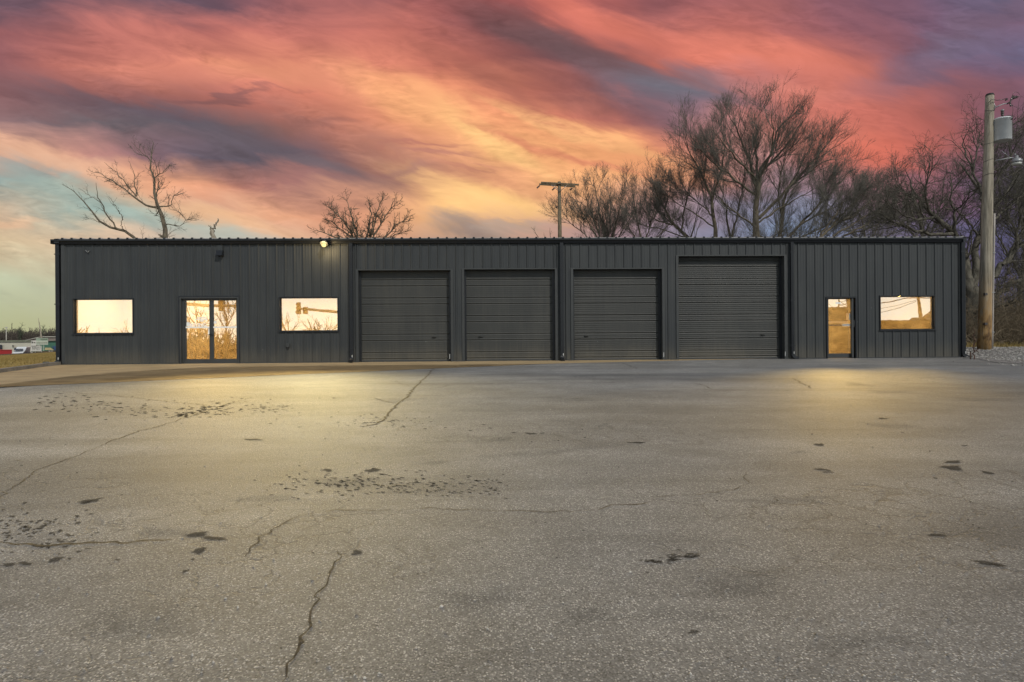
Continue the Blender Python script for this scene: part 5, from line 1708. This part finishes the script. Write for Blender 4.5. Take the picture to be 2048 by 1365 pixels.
mb = MB(); mb.lathe((ctr.x + .02, ctr.y, ctr.z + hh * 1.12 + .28), [(.05, 0), (.065, .02), (.04, .06)], 14); mb.build('bushing_cap', M_GALV, tf)
for py in (247, 262):
    c = V(1988, py, PD - .1); bx1(c.x - .05, c.x + .06, c.y - .04, c.y + .04, c.z - .035, c.z + .035).build('hanger', M_GALV, tf)
mb = MB()
for dx, dz_ in ((.10, .30), (.22, .30)):
    c = Vector((ctr.x + dx, ctr.y - rr_ * .92, ctr.z + hh * .74)); mb.tube([c, c + Vector((.03, -.06, .05))], .018, 6)
    mb.tube([c + Vector((.03, -.06, .05)), c + Vector((-.05, -.02, .16)), Vector((ctr.x + .02, ctr.y - .05, ctr.z + hh * 1.3))], .006, 5)
mb.build('lug', M_INS, tf)
# street light, unlit
sl = thing('street_light', 'unlit grey dome street light on a curved arm low on the nearest pole', 'street light', tuple(V(1986, 325, PD)))
mb = MB(); mb.tube([V(1985, 327, PD), V(1993, 321, PD - .2), V(2006, 319, PD - .3), V(2022, 316, PD - .35), V(2028, 317, PD - .35)], .022, 8)
mb.tube([V(2003, 302, PD - .3), V(2012, 309, PD - .3), V(2020, 315, PD - .35)], .009, 6)
mb.build('arm', M_GALV, sl)
c = V(2033, 321, PD - .38)
mb = MB(); mb.lathe((c.x, c.y, c.z), [(.17, -.10), (.185, -.04), (.18, 0), (.10, .07), (.06, .09), (.06, .17), (.03, .18)], 20); mb.build('lamp_housing', M_GALV, sl)
mb = MB(); mb.lathe((c.x, c.y, c.z - .16), [(.10, -.03), (.15, 0), (.165, .059)], 20); mb.build('lens', paint('frosted_lens', (.45, .46, .42), .3), sl)
mb = MB(); mb.lathe((c.x - .05, c.y, c.z + .18), [(.03, 0), (.03, .05), (.015, .07)], 10); mb.build('photocell', M_GALV, sl)
mb = MB(); mb.tube([V(2038, 326, PD - .3), V(2050, 332, PD - .3), V(2090, 345, PD)], .007, 5); mb.build('cable', M_GALV, sl)

# cross-arm pole in the middle distance
D2 = 47
q0 = V(1117.5, 690, D2); q0.z = 0.2
cp = thing('utility_pole', 'wooden utility pole with a double cross-arm and no wires behind the roof', 'utility pole', tuple(q0))
topc = V(1118.5, 364, D2); botc = Vector((topc.x + .05, topc.y, 0.1))
M_POLEB = bark_mat('brown_pole_wood', (0.10, 0.078, 0.05), (0.19, 0.155, 0.105), 8)
mb = MB(); mb.tube([botc, botc.lerp(topc, .5), topc], [.24, .17, .125], 14); mb.build('pole', M_POLEB, cp)
mb = MB()
for (x0, y0, x1, y1, dd_) in ((1082, 365.5, 1157.5, 370, -.16), (1078.5, 369, 1151, 373.5, .16)):
    a = V(x0, y0, D2 + dd_); b = V(x1, y1, D2 + dd_)
    mb.obox((a + b) / 2, (b - a) / 2, (0, .05, 0), (0, 0, .06))
ca = mb.build('cross_arm', M_POLEB, cp)
mb = MB()
for (x0, y0, x1, y1) in ((1102, 370, 1119, 384), (1134, 371, 1119, 384), (1108, 370, 1117, 380)):
    MB().tube([V(x0, y0, D2 - .22), V(x1, y1, D2 - .18)], .022, 5).build('brace', M_GALV, cp)
for (x0, y0, x1, y1) in ((1081, 370, 1073.5, 377), (1111, 375, 1104, 381), (1147, 375, 1139, 381), (1115, 413, 1112, 416)):
    mb = MB()
    a = V(x0, y0, D2 - .2); b = V(x1, y1, D2 - .2)
    mb.tube([a, a.lerp(b, .3)], .02, 6)
    for k in range(4):
        mb.tube([a.lerp(b, .3 + k * .18), a.lerp(b, .42 + k * .18)], [.07, .05], 8)
    mb.build('insulator', M_INS, cp)

# ------------------------------------------------------------------ distant left background
def gzv(px, dep, drop=0.0):
    p = V(px, 690, dep); p.z = gz(p.x, p.y); return p
M_CREAM = paint('cream_metal_siding', (0.46, 0.44, 0.36), .6, .06, .5)
M_GREEN = paint('green_metal_siding', (0.06, 0.16, 0.11), .6, .1, .5)
M_PALEROOF = paint('pale_roof', (0.42, 0.40, 0.34), .6, .1, .5)
M_OLIVEROOF = paint('olive_roof', (0.16, 0.17, 0.12), .6, .1, .5)
M_RED = paint('red_paint', (0.30, 0.012, 0.012), .5, .1, 1)
M_VANW = paint('white_van_paint', (0.62, 0.64, 0.66), .3, .04, 1)
M_VANB = paint('blue_van_paint', (0.06, 0.10, 0.20), .3, .04, 1)
M_DARKGL = paint('dark_glass', (0.02, 0.025, 0.03), .1)
M_SIGNW = paint('sign_white', (0.55, 0.53, 0.47), .5, .04)
M_SIGNG = paint('sign_green', (0.28, 0.34, 0.26), .5, .04)
M_INK = paint('sign_ink', (0.05, 0.05, 0.04), .6)
M_TAN = paint('tan_canvas', (0.38, 0.31, 0.15), .8)
def fbox(mb, px0, px1, py0, py1, dep, thick):
    """upright box whose front spans the given pixel range at a depth"""
    a = V(px0, py1, dep); b = V(px1, py1, dep); c = V(px0, py0, dep)
    h_ = (c.z - a.z)
    ax = (b - a) / 2; ax.z = 0
    ay = pdir((px0 + px1) / 2, 682); ay.z = 0; ay = ay.normalized() * (thick / 2)
    if thick > 10: ay = pdir(max(0, min(px1, 110)), 682).normalized() * (thick / 2); ay.z = 0
    mb.obox((a + b) / 2 + ay + Vector((0, 0, h_ / 2)), ax, ay, (0, 0, h_ / 2))
    return mb
# cream commercial building
cbx = thing('warehouse', 'long cream metal warehouse with an olive roof far beyond the grass on the left', 'warehouse', tuple(gzv(20, 150)))
mb = MB(); fbox(mb, -120, 64, 684.8, 712, 150, 18); mb.build('wall', M_CREAM, cbx)
mb = MB(); fbox(mb, -122, 65, 681.5, 684.6, 149.7, 19); mb.build('roof', M_OLIVEROOF, cbx)
mb = MB(); fbox(mb, -4, 4.5, 690, 699, 149.6, .3); mb.build('window', M_DARKGL, cbx)
mb = MB(); fbox(mb, 24.5, 27, 690.5, 693.5, 149.6, .3); mb.build('wall_light', M_INK, cbx)
# green building with low gable
gb_ = thing('warehouse', 'green metal warehouse with a pale low gable roof just left of the building\'s corner', 'warehouse', tuple(gzv(95, 170)))
mb = MB(); fbox(mb, 66, 150, 680.5, 704, 170, 18); mb.build('wall', M_GREEN, gb_)
mb = MB()
a = V(42, 683.4, 169.5); b = V(83, 674.3, 169.5); c = V(150, 674.6, 169.5); d = V(150, 681, 169.5)
th = pdir(60, 682) * 20; th.z = 0
mb.add([a, b, c, d, V(66, 683.5, 169.5)] + [p + th for p in (a, b, c, d, V(66, 683.5, 169.5))], [(0, 4, 3, 2, 1), (5, 6, 7, 8, 9), (0, 1, 6, 5), (1, 2, 7, 6), (2, 3, 8, 7), (3, 4, 9, 8), (4, 0, 5, 9)])
mb.build('roof', paint('brown_roof', (.20, .165, .14), .7), gb_)
mb = MB(); mb.tube([V(42, 683.2, 169.2), V(83, 674.1, 169.2), V(150, 674.4, 169.2)], .12, 5); mb.build('roof_trim', M_PALEROOF, gb_)
mb = MB(); fbox(mb, 105, 106.8, 692, 697, 169.6, .3); fbox(mb, 107.5, 114, 692.5, 701, 169.6, .3); mb.build('door', M_VANB, gb_)
# red dumpster-like wall
rw = thing('dumpster', 'long red open-top container in front of the cream warehouse at the left edge', 'container', tuple(gzv(10, 120)))
mb = MB(); fbox(mb, -60, 24, 700.8, 713.5, 120, 2.4); mb.build('body', M_RED, rw)
mb = MB(); fbox(mb, -60.5, 24.5, 700.0, 701.2, 119.9, 2.6); mb.build('rim', paint('red_rim', (.35, .03, .02), .5), rw)
# van
vx = thing('van', 'white van with a blue side parked beside the red container in the distance', 'van', tuple(gzv(38, 118)))
Dv = 118.0
def vanpt(px, py, d=0): return V(px, py, Dv + d)
L_ = pdir(40, 682) * 4.6 + _R * 1.35; L_.z = 0
prof_pts = [(23.5, 711.8), (23.8, 706), (27, 701.5), (28.3, 695.2), (30, 694.2), (46.5, 694.0), (48.5, 695.2), (47.5, 701.5), (46.2, 706), (46.5, 711.8)]
fr = [vanpt(x, y) for x, y in prof_pts]
dep_ = []
for (x, y) in prof_pts:
    k = 0.0 if y > 702 else (.6 if y < 698 else .4)
    dep_.append(_F * k)
fr2 = [p + d for p, d in zip(fr, dep_)]
bk = [p + L_ for p in fr]
n_ = len(fr)
mb = MB(); mb.add(fr2 + bk, [tuple(range(n_ - 1, -1, -1)), tuple(range(n_, 2 * n_))] + [(i, (i + 1) % n_, n_ + (i + 1) % n_, n_ + i) for i in range(n_)])
mb.build('body', M_VANW, vx)
mb = MB()
a = [vanpt(28.2, 701.0, -.05) , vanpt(46.6, 700.8, -.05), vanpt(47.0, 695.7, 1.0), vanpt(29.0, 695.7, 1.0)]
a = [p + _F * -.06 for p in a]
mb.add(a, [(0, 1, 2, 3)]); mb.build('windscreen', M_DARKGL, vx)
mb = MB()
s0 = vanpt(46.9, 711.3, .2); s1 = s0 + L_ * .96; up1 = Vector((0, 0, 1.05)); off_ = Vector((L_.y, -L_.x, 0)).normalized() * .05
mb.add([s0 + off_, s1 + off_, s1 + up1 + off_, s0 + up1 + off_], [(0, 1, 2, 3)])
s0 = vanpt(49.2, 701.8, 1.2); s1 = s0 + L_ * .7
mb.build('side_panel', M_VANB, vx)
mb = MB(); fbox(mb, 30, 36, 707.5, 709.2, Dv - .08, .05); mb.build('grille', M_INK, vx)
for px in (26, 44.2):
    mb = MB(); fbox(mb, px - 1.4, px + 1.4, 706.6, 708.6, Dv - .08, .05); mb.build('headlight', M_SIGNW, vx)
mb = MB(); fbox(mb, 24, 46.3, 710, 711.3, Dv - .2, .25); mb.build('bumper', M_VANW, vx)
for k in (0.12, .85):
    c = vanpt(47.4, 711.4) + L_ * k + off_ * 2; c.z += .05
    mb = MB(); mb.tube([c - _R * .12, c + _R * .12], .36, 14); mb.build('wheel', M_BLACKHOLE, vx)
for px in (25.5, 45):
    c = vanpt(px, 712, .6); mb = MB(); mb.tube([c - _R * .12, c + _R * .12], .34, 12); mb.build('wheel', M_BLACKHOLE, vx)
mb = MB(); fbox(mb, 48.8, 50.6, 697, 701.5, Dv + .4, .15); mb.build('mirror', M_VANW, vx)
# signs
def letters(mb, px0, px1, py, h, dep, n_, fill=.6, seed=1):
    r = random.Random(seed); w = (px1 - px0) / n_
    for i in range(n_):
        if r.random() < .12: continue
        fbox(mb, px0 + i * w, px0 + i * w + w * fill, py - h * r.uniform(.6, 1) / 2, py + h * r.uniform(.6, 1) / 2, dep, .03)
s1 = thing('roadside_sign', 'white two-panel roadside sign with dark lettering right of the distant van', 'sign', tuple(gzv(72, 100)))
mb = MB(); fbox(mb, 62.3, 72.5, 681.5, 692, 100, .25); fbox(mb, 62.5, 79.5, 690.5, 693.5, 100.3, .2); mb.build('upper_panel', M_SIGNW, s1)
mb = MB(); fbox(mb, 61.6, 83.2, 693.4, 703.0, 99.8, .25); mb.build('lower_panel', M_SIGNW, s1)
mb = MB()
fbox(mb, 63.2, 65, 683, 686.5, 99.9, .04); letters(mb, 65, 70.5, 685.5, 2.2, 99.9, 4, .7, 2)
letters(mb, 72, 78.5, 691.3, 1.8, 100.2, 4, .7, 3)
for k, py in enumerate((694.5, 696.6, 699.2)):
    letters(mb, 64.2, 81.5, py, .9, 99.7, 12, .7, 5 + k)
mb.build('lettering', M_INK, s1)
for px in (62.6, 64.8, 70.5, 83.0):
    mb = MB(); a = V(px, 703, 100); b = gzv(px, 100); mb.tube([b, a], .09 if px < 66 else .05, 6); mb.build('post', M_SIGNW, s1)
s2 = thing('roadside_sign', 'pale green monument sign with a white message board in front of the green warehouse', 'sign', tuple(gzv(84, 112)))
mb = MB(); fbox(mb, 71.8, 96.2, 676.5, 682, 112, .3); mb.build('upper_panel', M_SIGNG, s2)
mb = MB(); fbox(mb, 71.8, 96.2, 682, 690, 111.95, .35); mb.build('message_board', paint('message_board', (.42, .45, .36), .5), s2)
mb = MB(); letters(mb, 81, 95, 678.6, 2.2, 111.85, 7, .6, 9); letters(mb, 73.5, 94.5, 685.6, .8, 111.8, 9, .8, 10); mb.build('lettering', paint('olive_ink', (.10, .12, .06), .6), s2)
mb = MB(); a = V(87, 690, 112.2); b = gzv(87, 112.2); fbox(mb, 85.6, 88.6, 690, 702, 112.1, .35); fbox(mb, 79.5, 83.5, 690, 696, 112.1, .35); mb.build('post', M_SIGNG, s2)
# canopy
cn = thing('canopy', 'low tan canvas canopy on white posts beside the green warehouse', 'canopy', tuple(gzv(98, 125)))
mb = MB(); a = [V(89.5, 700.5, 125), V(108, 700.5, 125), V(101, 696.2, 126.5), V(90, 696.2, 126.5)]
mb.add(a + [p + pdir(98, 682) * 3 for p in a], [(0, 1, 2, 3), (0, 3, 7, 4), (1, 5, 6, 2), (4, 7, 6, 5), (3, 2, 6, 7)]); mb.build('cover', M_TAN, cn)
for px in (99, 104):
    mb = MB(); fbox(mb, px - 1.8, px + 1.9, 700.3, 706.5, 125.2, .3); mb.build('post', M_SIGNW, cn)
# poles far left
fp = thing('utility_pole', 'leaning broken bare pole trunk rising behind the pale green sign', 'pole', tuple(gzv(84, 160)))
mb = MB(); mb.tube([V(84.5, 682, 160), V(82.5, 674, 160), V(80.5, 660, 160), V(78.2, 646, 160), V(76.5, 636, 160)], [.24, .22, .15, .09, .03], 8); mb.build('pole', M_DEADWOOD, fp)
fp = thing('street_lamp', 'thin pale lamp post standing above the cream warehouse roof', 'lamp post', tuple(gzv(12.5, 165)))
mb = MB(); a = V(12.5, 656, 165); b = gzv(12.5, 165); mb.tube([b, a], [.12, .09], 6); mb.build('post', M_PALEROOF, fp)
mb = MB(); fbox(mb, 9.5, 15.5, 654.5, 656.5, 165, .5); mb.build('lamp_head', M_PALEROOF, fp)
# far treeline
tb = Tubes(); rg = np.random.default_rng(8)
def fartree(px, top, dep, seed):
    rg = np.random.default_rng(seed)
    b = gzv(px, dep); t = V(px + rg.uniform(-2, 2), top, dep)
    P = np.array([[tuple(b.lerp(t, k / 7)) for k in range(8)]]); P[0, 1:] += rg.normal(0, .15, (7, 3))
    R = np.linspace(.22, .05, 8)[None]
    tb = Tubes(); tb.add(P, R, 5)
    H = t.z - b.z
    g1 = growlevel(rg, P, R, spacing=.28, ln=H * .34, spread=.75, trop=.10, rr=.10, seg=5, wig=.16, tstart=.3, rmin=.05)
    tb.add(g1[0], g1[1], 3)
    g2 = growlevel(rg, g1[0], g1[1], spacing=.45, ln=H * .15, spread=.7, trop=.08, rr=.06, seg=3, wig=.2, rmin=.045)
    tb.add(g2[0], g2[1], 3)
    return tb, b
M_FAR = paint('far_tree_bark', (0.085, 0.07, 0.055), .95, .3, .3)
M_EVER = paint('far_evergreen', (0.045, 0.06, 0.035), .95, .3, .3)
for i, (px, top, lab) in enumerate([(-6, 658, 'far bare tree at the very left edge above the cream warehouse'), (22, 656, 'far bare tree just right of the thin pale lamp post'), (41, 650, 'tallest far tree above the parked van'),
                               (62, 662, 'low far tree between the tallest far tree and the leaning pole'), (87, 652, 'dark far tree right behind the leaning broken pole'), (102, 655, 'far tree closest to the left corner of the building')]):
    t_, b_ = fartree(px, top, 185 + i * 4, 50 + i)
    ft_ = thing('far_tree', lab, 'tree', tuple(b_), 'trees on the far left skyline')
    link('crown', t_.mesh('crown', tuple(b_)), M_EVER if i in (2, 4) else M_FAR, ft_)
# low woods mass behind the sheds
rgw = np.random.default_rng(4)
tbw = Tubes()
Pw = []; Rw = []
for i in range(1700):
    px = rgw.uniform(-60, 135); dep = rgw.uniform(200, 260)
    b = gzv(px, dep); b.z -= .5
    h_ = rgw.uniform(4.5, 8.6)
    q = [np.array(tuple(b))]
    d = np.array([rgw.normal(0, .2), rgw.normal(0, .2), 1.0])
    for s in range(4):
        d = d + rgw.normal(0, .2, 3) * .5; q.append(q[-1] + d / np.linalg.norm(d) * h_ / 4)
    Pw.append(q); Rw.append(np.linspace(.14, .04, 5))
Pw = np.array(Pw); Rw = np.array(Rw)
tbw.add(Pw, Rw, 3)
gw = growlevel(rgw, Pw, Rw, spacing=.45, ln=2.2, spread=.8, trop=.04, rr=.07, seg=3, wig=.2, rmin=.045)
tbw.add(gw[0], gw[1], 3)
o = link('woods', tbw.mesh('woods', (0, 0, 0)), M_FAR); o['kind'] = 'stuff'

# stone by the downspout
c = G(93, 730)
st_ = thing('rock', 'mossy dark rock at the kerb end beside the left corner downspout', 'rock', tuple(c))
bm = bmesh.new(); bmesh.ops.create_icosphere(bm, subdivisions=2, radius=1)
rr2 = random.Random(2)
for v in bm.verts:
    v.co = Vector((v.co.x * .16, v.co.y * .13, max(-.3, v.co.z) * .12)) * rr2.uniform(.82, 1.12)
me = bpy.data.meshes.new('boulder'); bm.to_mesh(me); bm.free()
o = link('boulder', me, M_STONEGREY, st_)
mb = MB(); c2 = c + Vector((.35, .12, 0)); mb.box(c2.x - .12, c2.x + .75, c2.y, c2.y + .35, c2.z - .02, c2.z + .05); mb.build('splash_block', M_CURB, st_)

# ------------------------------------------------------------------ what stands across the road behind the camera (seen mirrored in the glass)
def MV(px, py, depth):
    p = V(px, py, depth); return Vector((p.x, 0.16 - p.y, p.z))
M_MIR = paint('dark_signal_paint', (.06, .05, .03), .6)
def mgz(px, depth):
    p = MV(px, 690, depth); p.z = -1.5; return p
ts = thing('traffic_signal', 'traffic signal heads on a long mast arm mirrored in the window beside the lamp', 'traffic signal', tuple(mgz(700, 55)))
mb = MB()
a = MV(594, 617.5, 55); b = MV(740, 630, 55); mb.tube([a, b], [.10, .16], 10)
mb.tube([mgz(740, 55), MV(740, 600, 55)], .18, 10)
mb.build('mast', M_GALV, ts)
for (px, py, hh_, ww) in ((597.5, 617, 11.5, 3.2), (611, 621.5, 7, 3.6)):
    c = MV(px, py, 55); s_ = 55 / 1200
    mb = MB(); mb.box(c.x - ww * s_, c.x + ww * s_, c.y - .2, c.y + .2, c.z - hh_ * s_, c.z + hh_ * s_)
    for k in (-.62, 0, .62):
        mb.tube([(c.x - ww * s_ * .3, c.y + .2, c.z + hh_ * s_ * k), (c.x - ww * s_ * .3, c.y + .42, c.z + hh_ * s_ * k)], ww * s_ * .6, 10)
    mb.build('signal_head', M_MIR, ts)
ts2 = thing('traffic_signal', 'second mast arm with one signal head mirrored in the double glass door', 'traffic signal', tuple(mgz(345, 50)))
mb = MB(); mb.tube([MV(345, 606, 50), MV(371, 608, 50), MV(416, 612, 50), MV(480, 612, 50)], [.2, .17, .13, .10], 10); mb.tube([mgz(345, 50), MV(345, 590, 50)], .2, 10); mb.build('mast', M_GALV, ts2)
c = MV(443.5, 612, 50); s_ = 50 / 1200
mb = MB(); mb.box(c.x - 4.3 * s_, c.x + 4.3 * s_, c.y - .2, c.y + .2, c.z - 10.5 * s_, c.z + 12 * s_); mb.build('signal_head', M_MIR, ts2)
# reflected utility pole
upm = thing('utility_pole', 'leaning roadside pole with sagging wires mirrored in the rightmost window', 'utility pole', tuple(mgz(1842, 60)))
mb = MB(); mb.tube([mgz(1842, 60), MV(1841, 632, 60), MV(1839, 612, 60), MV(1835, 588, 60)], [.20, .17, .15, .13], 8); mb.build('pole', M_MIR, upm)
mb = MB()
mb.tube([MV(1700, 612, 60), MV(1762, 606.5, 60), MV(1790, 602, 60), MV(1810, 597, 60), MV(1838, 596, 60), MV(1900, 597, 60)], .05, 5)
mb.tube([MV(1750, 628, 60), MV(1800, 616, 60), MV(1832, 603, 60)], .025, 4)
mb.tube([MV(1750, 620, 60), MV(1800, 610, 60), MV(1834, 600, 60)], .02, 4)
mb.tube([MV(1655, 606, 60), MV(1700, 640, 60)], .02, 4); mb.tube([MV(1720, 600, 60), MV(1680, 612, 60), MV(1660, 622, 60)], .03, 4)
mb.build('wire', M_MIR, upm)
sb = thing('brick_building', 'flat-roofed brown shop mirrored in the single glass door', 'building', tuple(mgz(1690, 58)))
M_BRK = paint('brown_brick', (.055, .04, .022), .8, .25, 3)
mb = MB()
a = MV(1664.5, 619, 58); b = MV(1740, 621, 58)
mb.box(a.x, b.x, a.y - 8, a.y, -1.5, a.z); mb.build('wall', M_BRK, sb)
mb = MB(); c = MV(1650, 627, 58); mb.box(c.x - 1.5, a.x - .01, a.y - 8, a.y - .5, -1.5, c.z); mb.build('side_wing', M_BRK, sb)
mb = MB(); mb.box(a.x - .2, b.x + .2, a.y - 8.2, a.y + .2, a.z + .01, a.z + .2); mb.build('parapet', M_MIR, sb)
c0_ = MV(1693.5, 640, 57.8); c1_ = MV(1698, 627, 57.8)
bx1(c0_.x, c1_.x, c0_.y, c0_.y + .05, c0_.z, c1_.z).build('window', M_WHITE, sb)
c0_ = MV(1650, 647, 56); c1_ = MV(1745, 642, 56)
bx1(c0_.x, c1_.x, c0_.y, c0_.y + .3, c0_.z, c1_.z).build('low_wall', M_SIGNW, sb)

fm_ = thing('lattice_mast', 'thin lattice mast mirrored in the top of the single glass door', 'mast', tuple(mgz(1678, 64)))
mb = MB()
mb.tube([MV(1678.5, 622, 64), MV(1678.5, 590, 64)], .07, 5); mb.tube([MV(1698, 622, 64), MV(1695, 600, 64), MV(1692, 585, 64)], .10, 5)
for k in range(3):
    mb.tube([MV(1679, 606 + k * 6, 64), MV(1697, 612 + k * 6 - 12, 64)], .025, 4); mb.tube([MV(1679, 602 + k * 6, 64), MV(1697, 614 + k * 4, 64)], .025, 4)
mb.build('mast', M_MIR, fm_)
# hedge row and trees mirrored
hr = thing('hedge', 'clipped wavy-topped hedge across the road mirrored in the rightmost window', 'hedge', tuple(mgz(1815, 56)))
mb = MB()
vs = []; fs = []
K = 60
for i in range(K + 1):
    px = 1745 + (1900 - 1745) * i / K
    top_ = 642 - 1.6 * abs(math.sin((px - 1762) * math.pi / 13)) + random.uniform(-.3, .3)
    if 1838 < px < 1856: top_ -= 7 * math.sin((px - 1838) / 18 * math.pi) * random.uniform(.7, 1)
    if px > 1858: top_ -= (px - 1858) * .8
    p = MV(px, top_, 56); vs += [(p.x, p.y, -2), (p.x, p.y, p.z), (p.x, p.y - 1.5, p.z), (p.x, p.y - 1.5, -2)]
for i in range(K):
    for k in range(3): fs.append((4*i+k, 4*i+4+k, 4*i+5+k, 4*i+1+k))
mb.add(vs, fs); mb.build('foliage', paint('hedge_leaves', (.05, .035, .015), .9, .3, 6), hr)
def mtree(name, label, depth, limbs, levels, seed):
    T = tree(name, label, depth, limbs, levels, seed, group='trees across the road seen in the glass', tm=M_BARKD, cm=M_BARKD, zjit=1)
    # mirror to the other side of the glass plane
    for ch in T.children:
        me = ch.data; me.transform(Matrix.Scale(-1, 4, (0, 1, 0))); me.flip_normals()
    T.location.y = 0.16 - T.location.y
    return T
LM = lambda s: [dict(g=dict(spacing=.45, ln=3.0 * s, spread=.6, trop=.1, rr=.06, seg=5, wig=.16, rmin=.03), n=4),
                dict(g=dict(spacing=.5, ln=1.5 * s, spread=.6, trop=.08, rr=.03, seg=3, wig=.2, rmin=.02), n=3)]
mtree('bare_tree', 'bare tree mirrored in the left leaf of the double glass door', 62, [([(398,720),(397,690),(395,660),(385,640),(372,620)], .16, .03), ([(395,660),(402,635),(410,612)], .08, .02), ([(396,670),(376,650),(360,640)], .08, .02), ([(396,650),(392,625),(388,605)], .07, .02), ([(396,665),(415,645),(425,630)], .07, .02)], LM(1), 61)
mtree('bare_tree', 'bare tree mirrored in the right leaf of the double glass door', 64, [([(452,720),(452,690),(453,655),(452,630),(446,615)], .16, .03), ([(453,655),(464,635),(470,615)], .08, .02), ([(453,660),(440,640),(432,625)], .08, .02), ([(453,650),(458,625),(457,610)], .07, .02)], LM(1), 62)
mtree('bare_tree', 'bare tree mirrored in the left part of the window beside the lamp', 80, [([(578,720),(577,690),(577,660),(574,640)], .16, .03), ([(577,670),(565,650),(556,640)], .08, .02), ([(577,670),(590,655),(600,645)], .08, .02)], LM(1), 63)
mtree('bare_tree', 'wide bare tree mirrored in the right part of the window beside the lamp', 90, [([(640,720),(640,690),(638,662),(636,648)], .16, .03), ([(640,680),(620,662),(612,652)], .09, .02), ([(640,680),(665,660),(676,648)], .09, .02), ([(640,680),(655,660),(655,645)], .09, .02)], LM(1.1), 64)
mtree('bare_tree', 'faint bare tree mirrored in the leftmost window', 95, [([(262,720),(262,690),(258,665),(252,655)], .16, .03), ([(262,690),(275,665),(280,650)], .09, .02), ([(262,690),(245,672),(238,664)], .09, .02)], LM(1), 65)
tbm = Tubes(); P = []; R = []
for i in range(1500):
    px = rgw.uniform(60, 2000); dep = rgw.uniform(100, 140)
    b = V(px, 700, dep); y_ = 0.16 - b.y
    h_ = rgw.uniform(2.5, 5.5) * (1 + .35 * math.sin(px * .02) + .25 * math.sin(px * .053))
    q = [np.array((b.x, y_, -2.0))]; d = np.array([rgw.normal(0, .25), rgw.normal(0, .25), 1.0])
    for s in range(4):
        d = d + rgw.normal(0, .15, 3); q.append(q[-1] + d / np.linalg.norm(d) * h_ / 4)
    P.append(q); R.append(np.linspace(.3, .08, 5))
P = np.array(P); R = np.array(R); tbm.add(P, R, 3)
gm = growlevel(rgw, P, R, spacing=.7, ln=2.0, spread=.8, trop=.04, rr=.12, seg=3, wig=.2, rmin=.07); tbm.add(gm[0], gm[1], 3)
o = link('roadside_woods', tbm.mesh('roadside_woods', (0, 0, 0)), M_BARKD); o['kind'] = 'stuff'
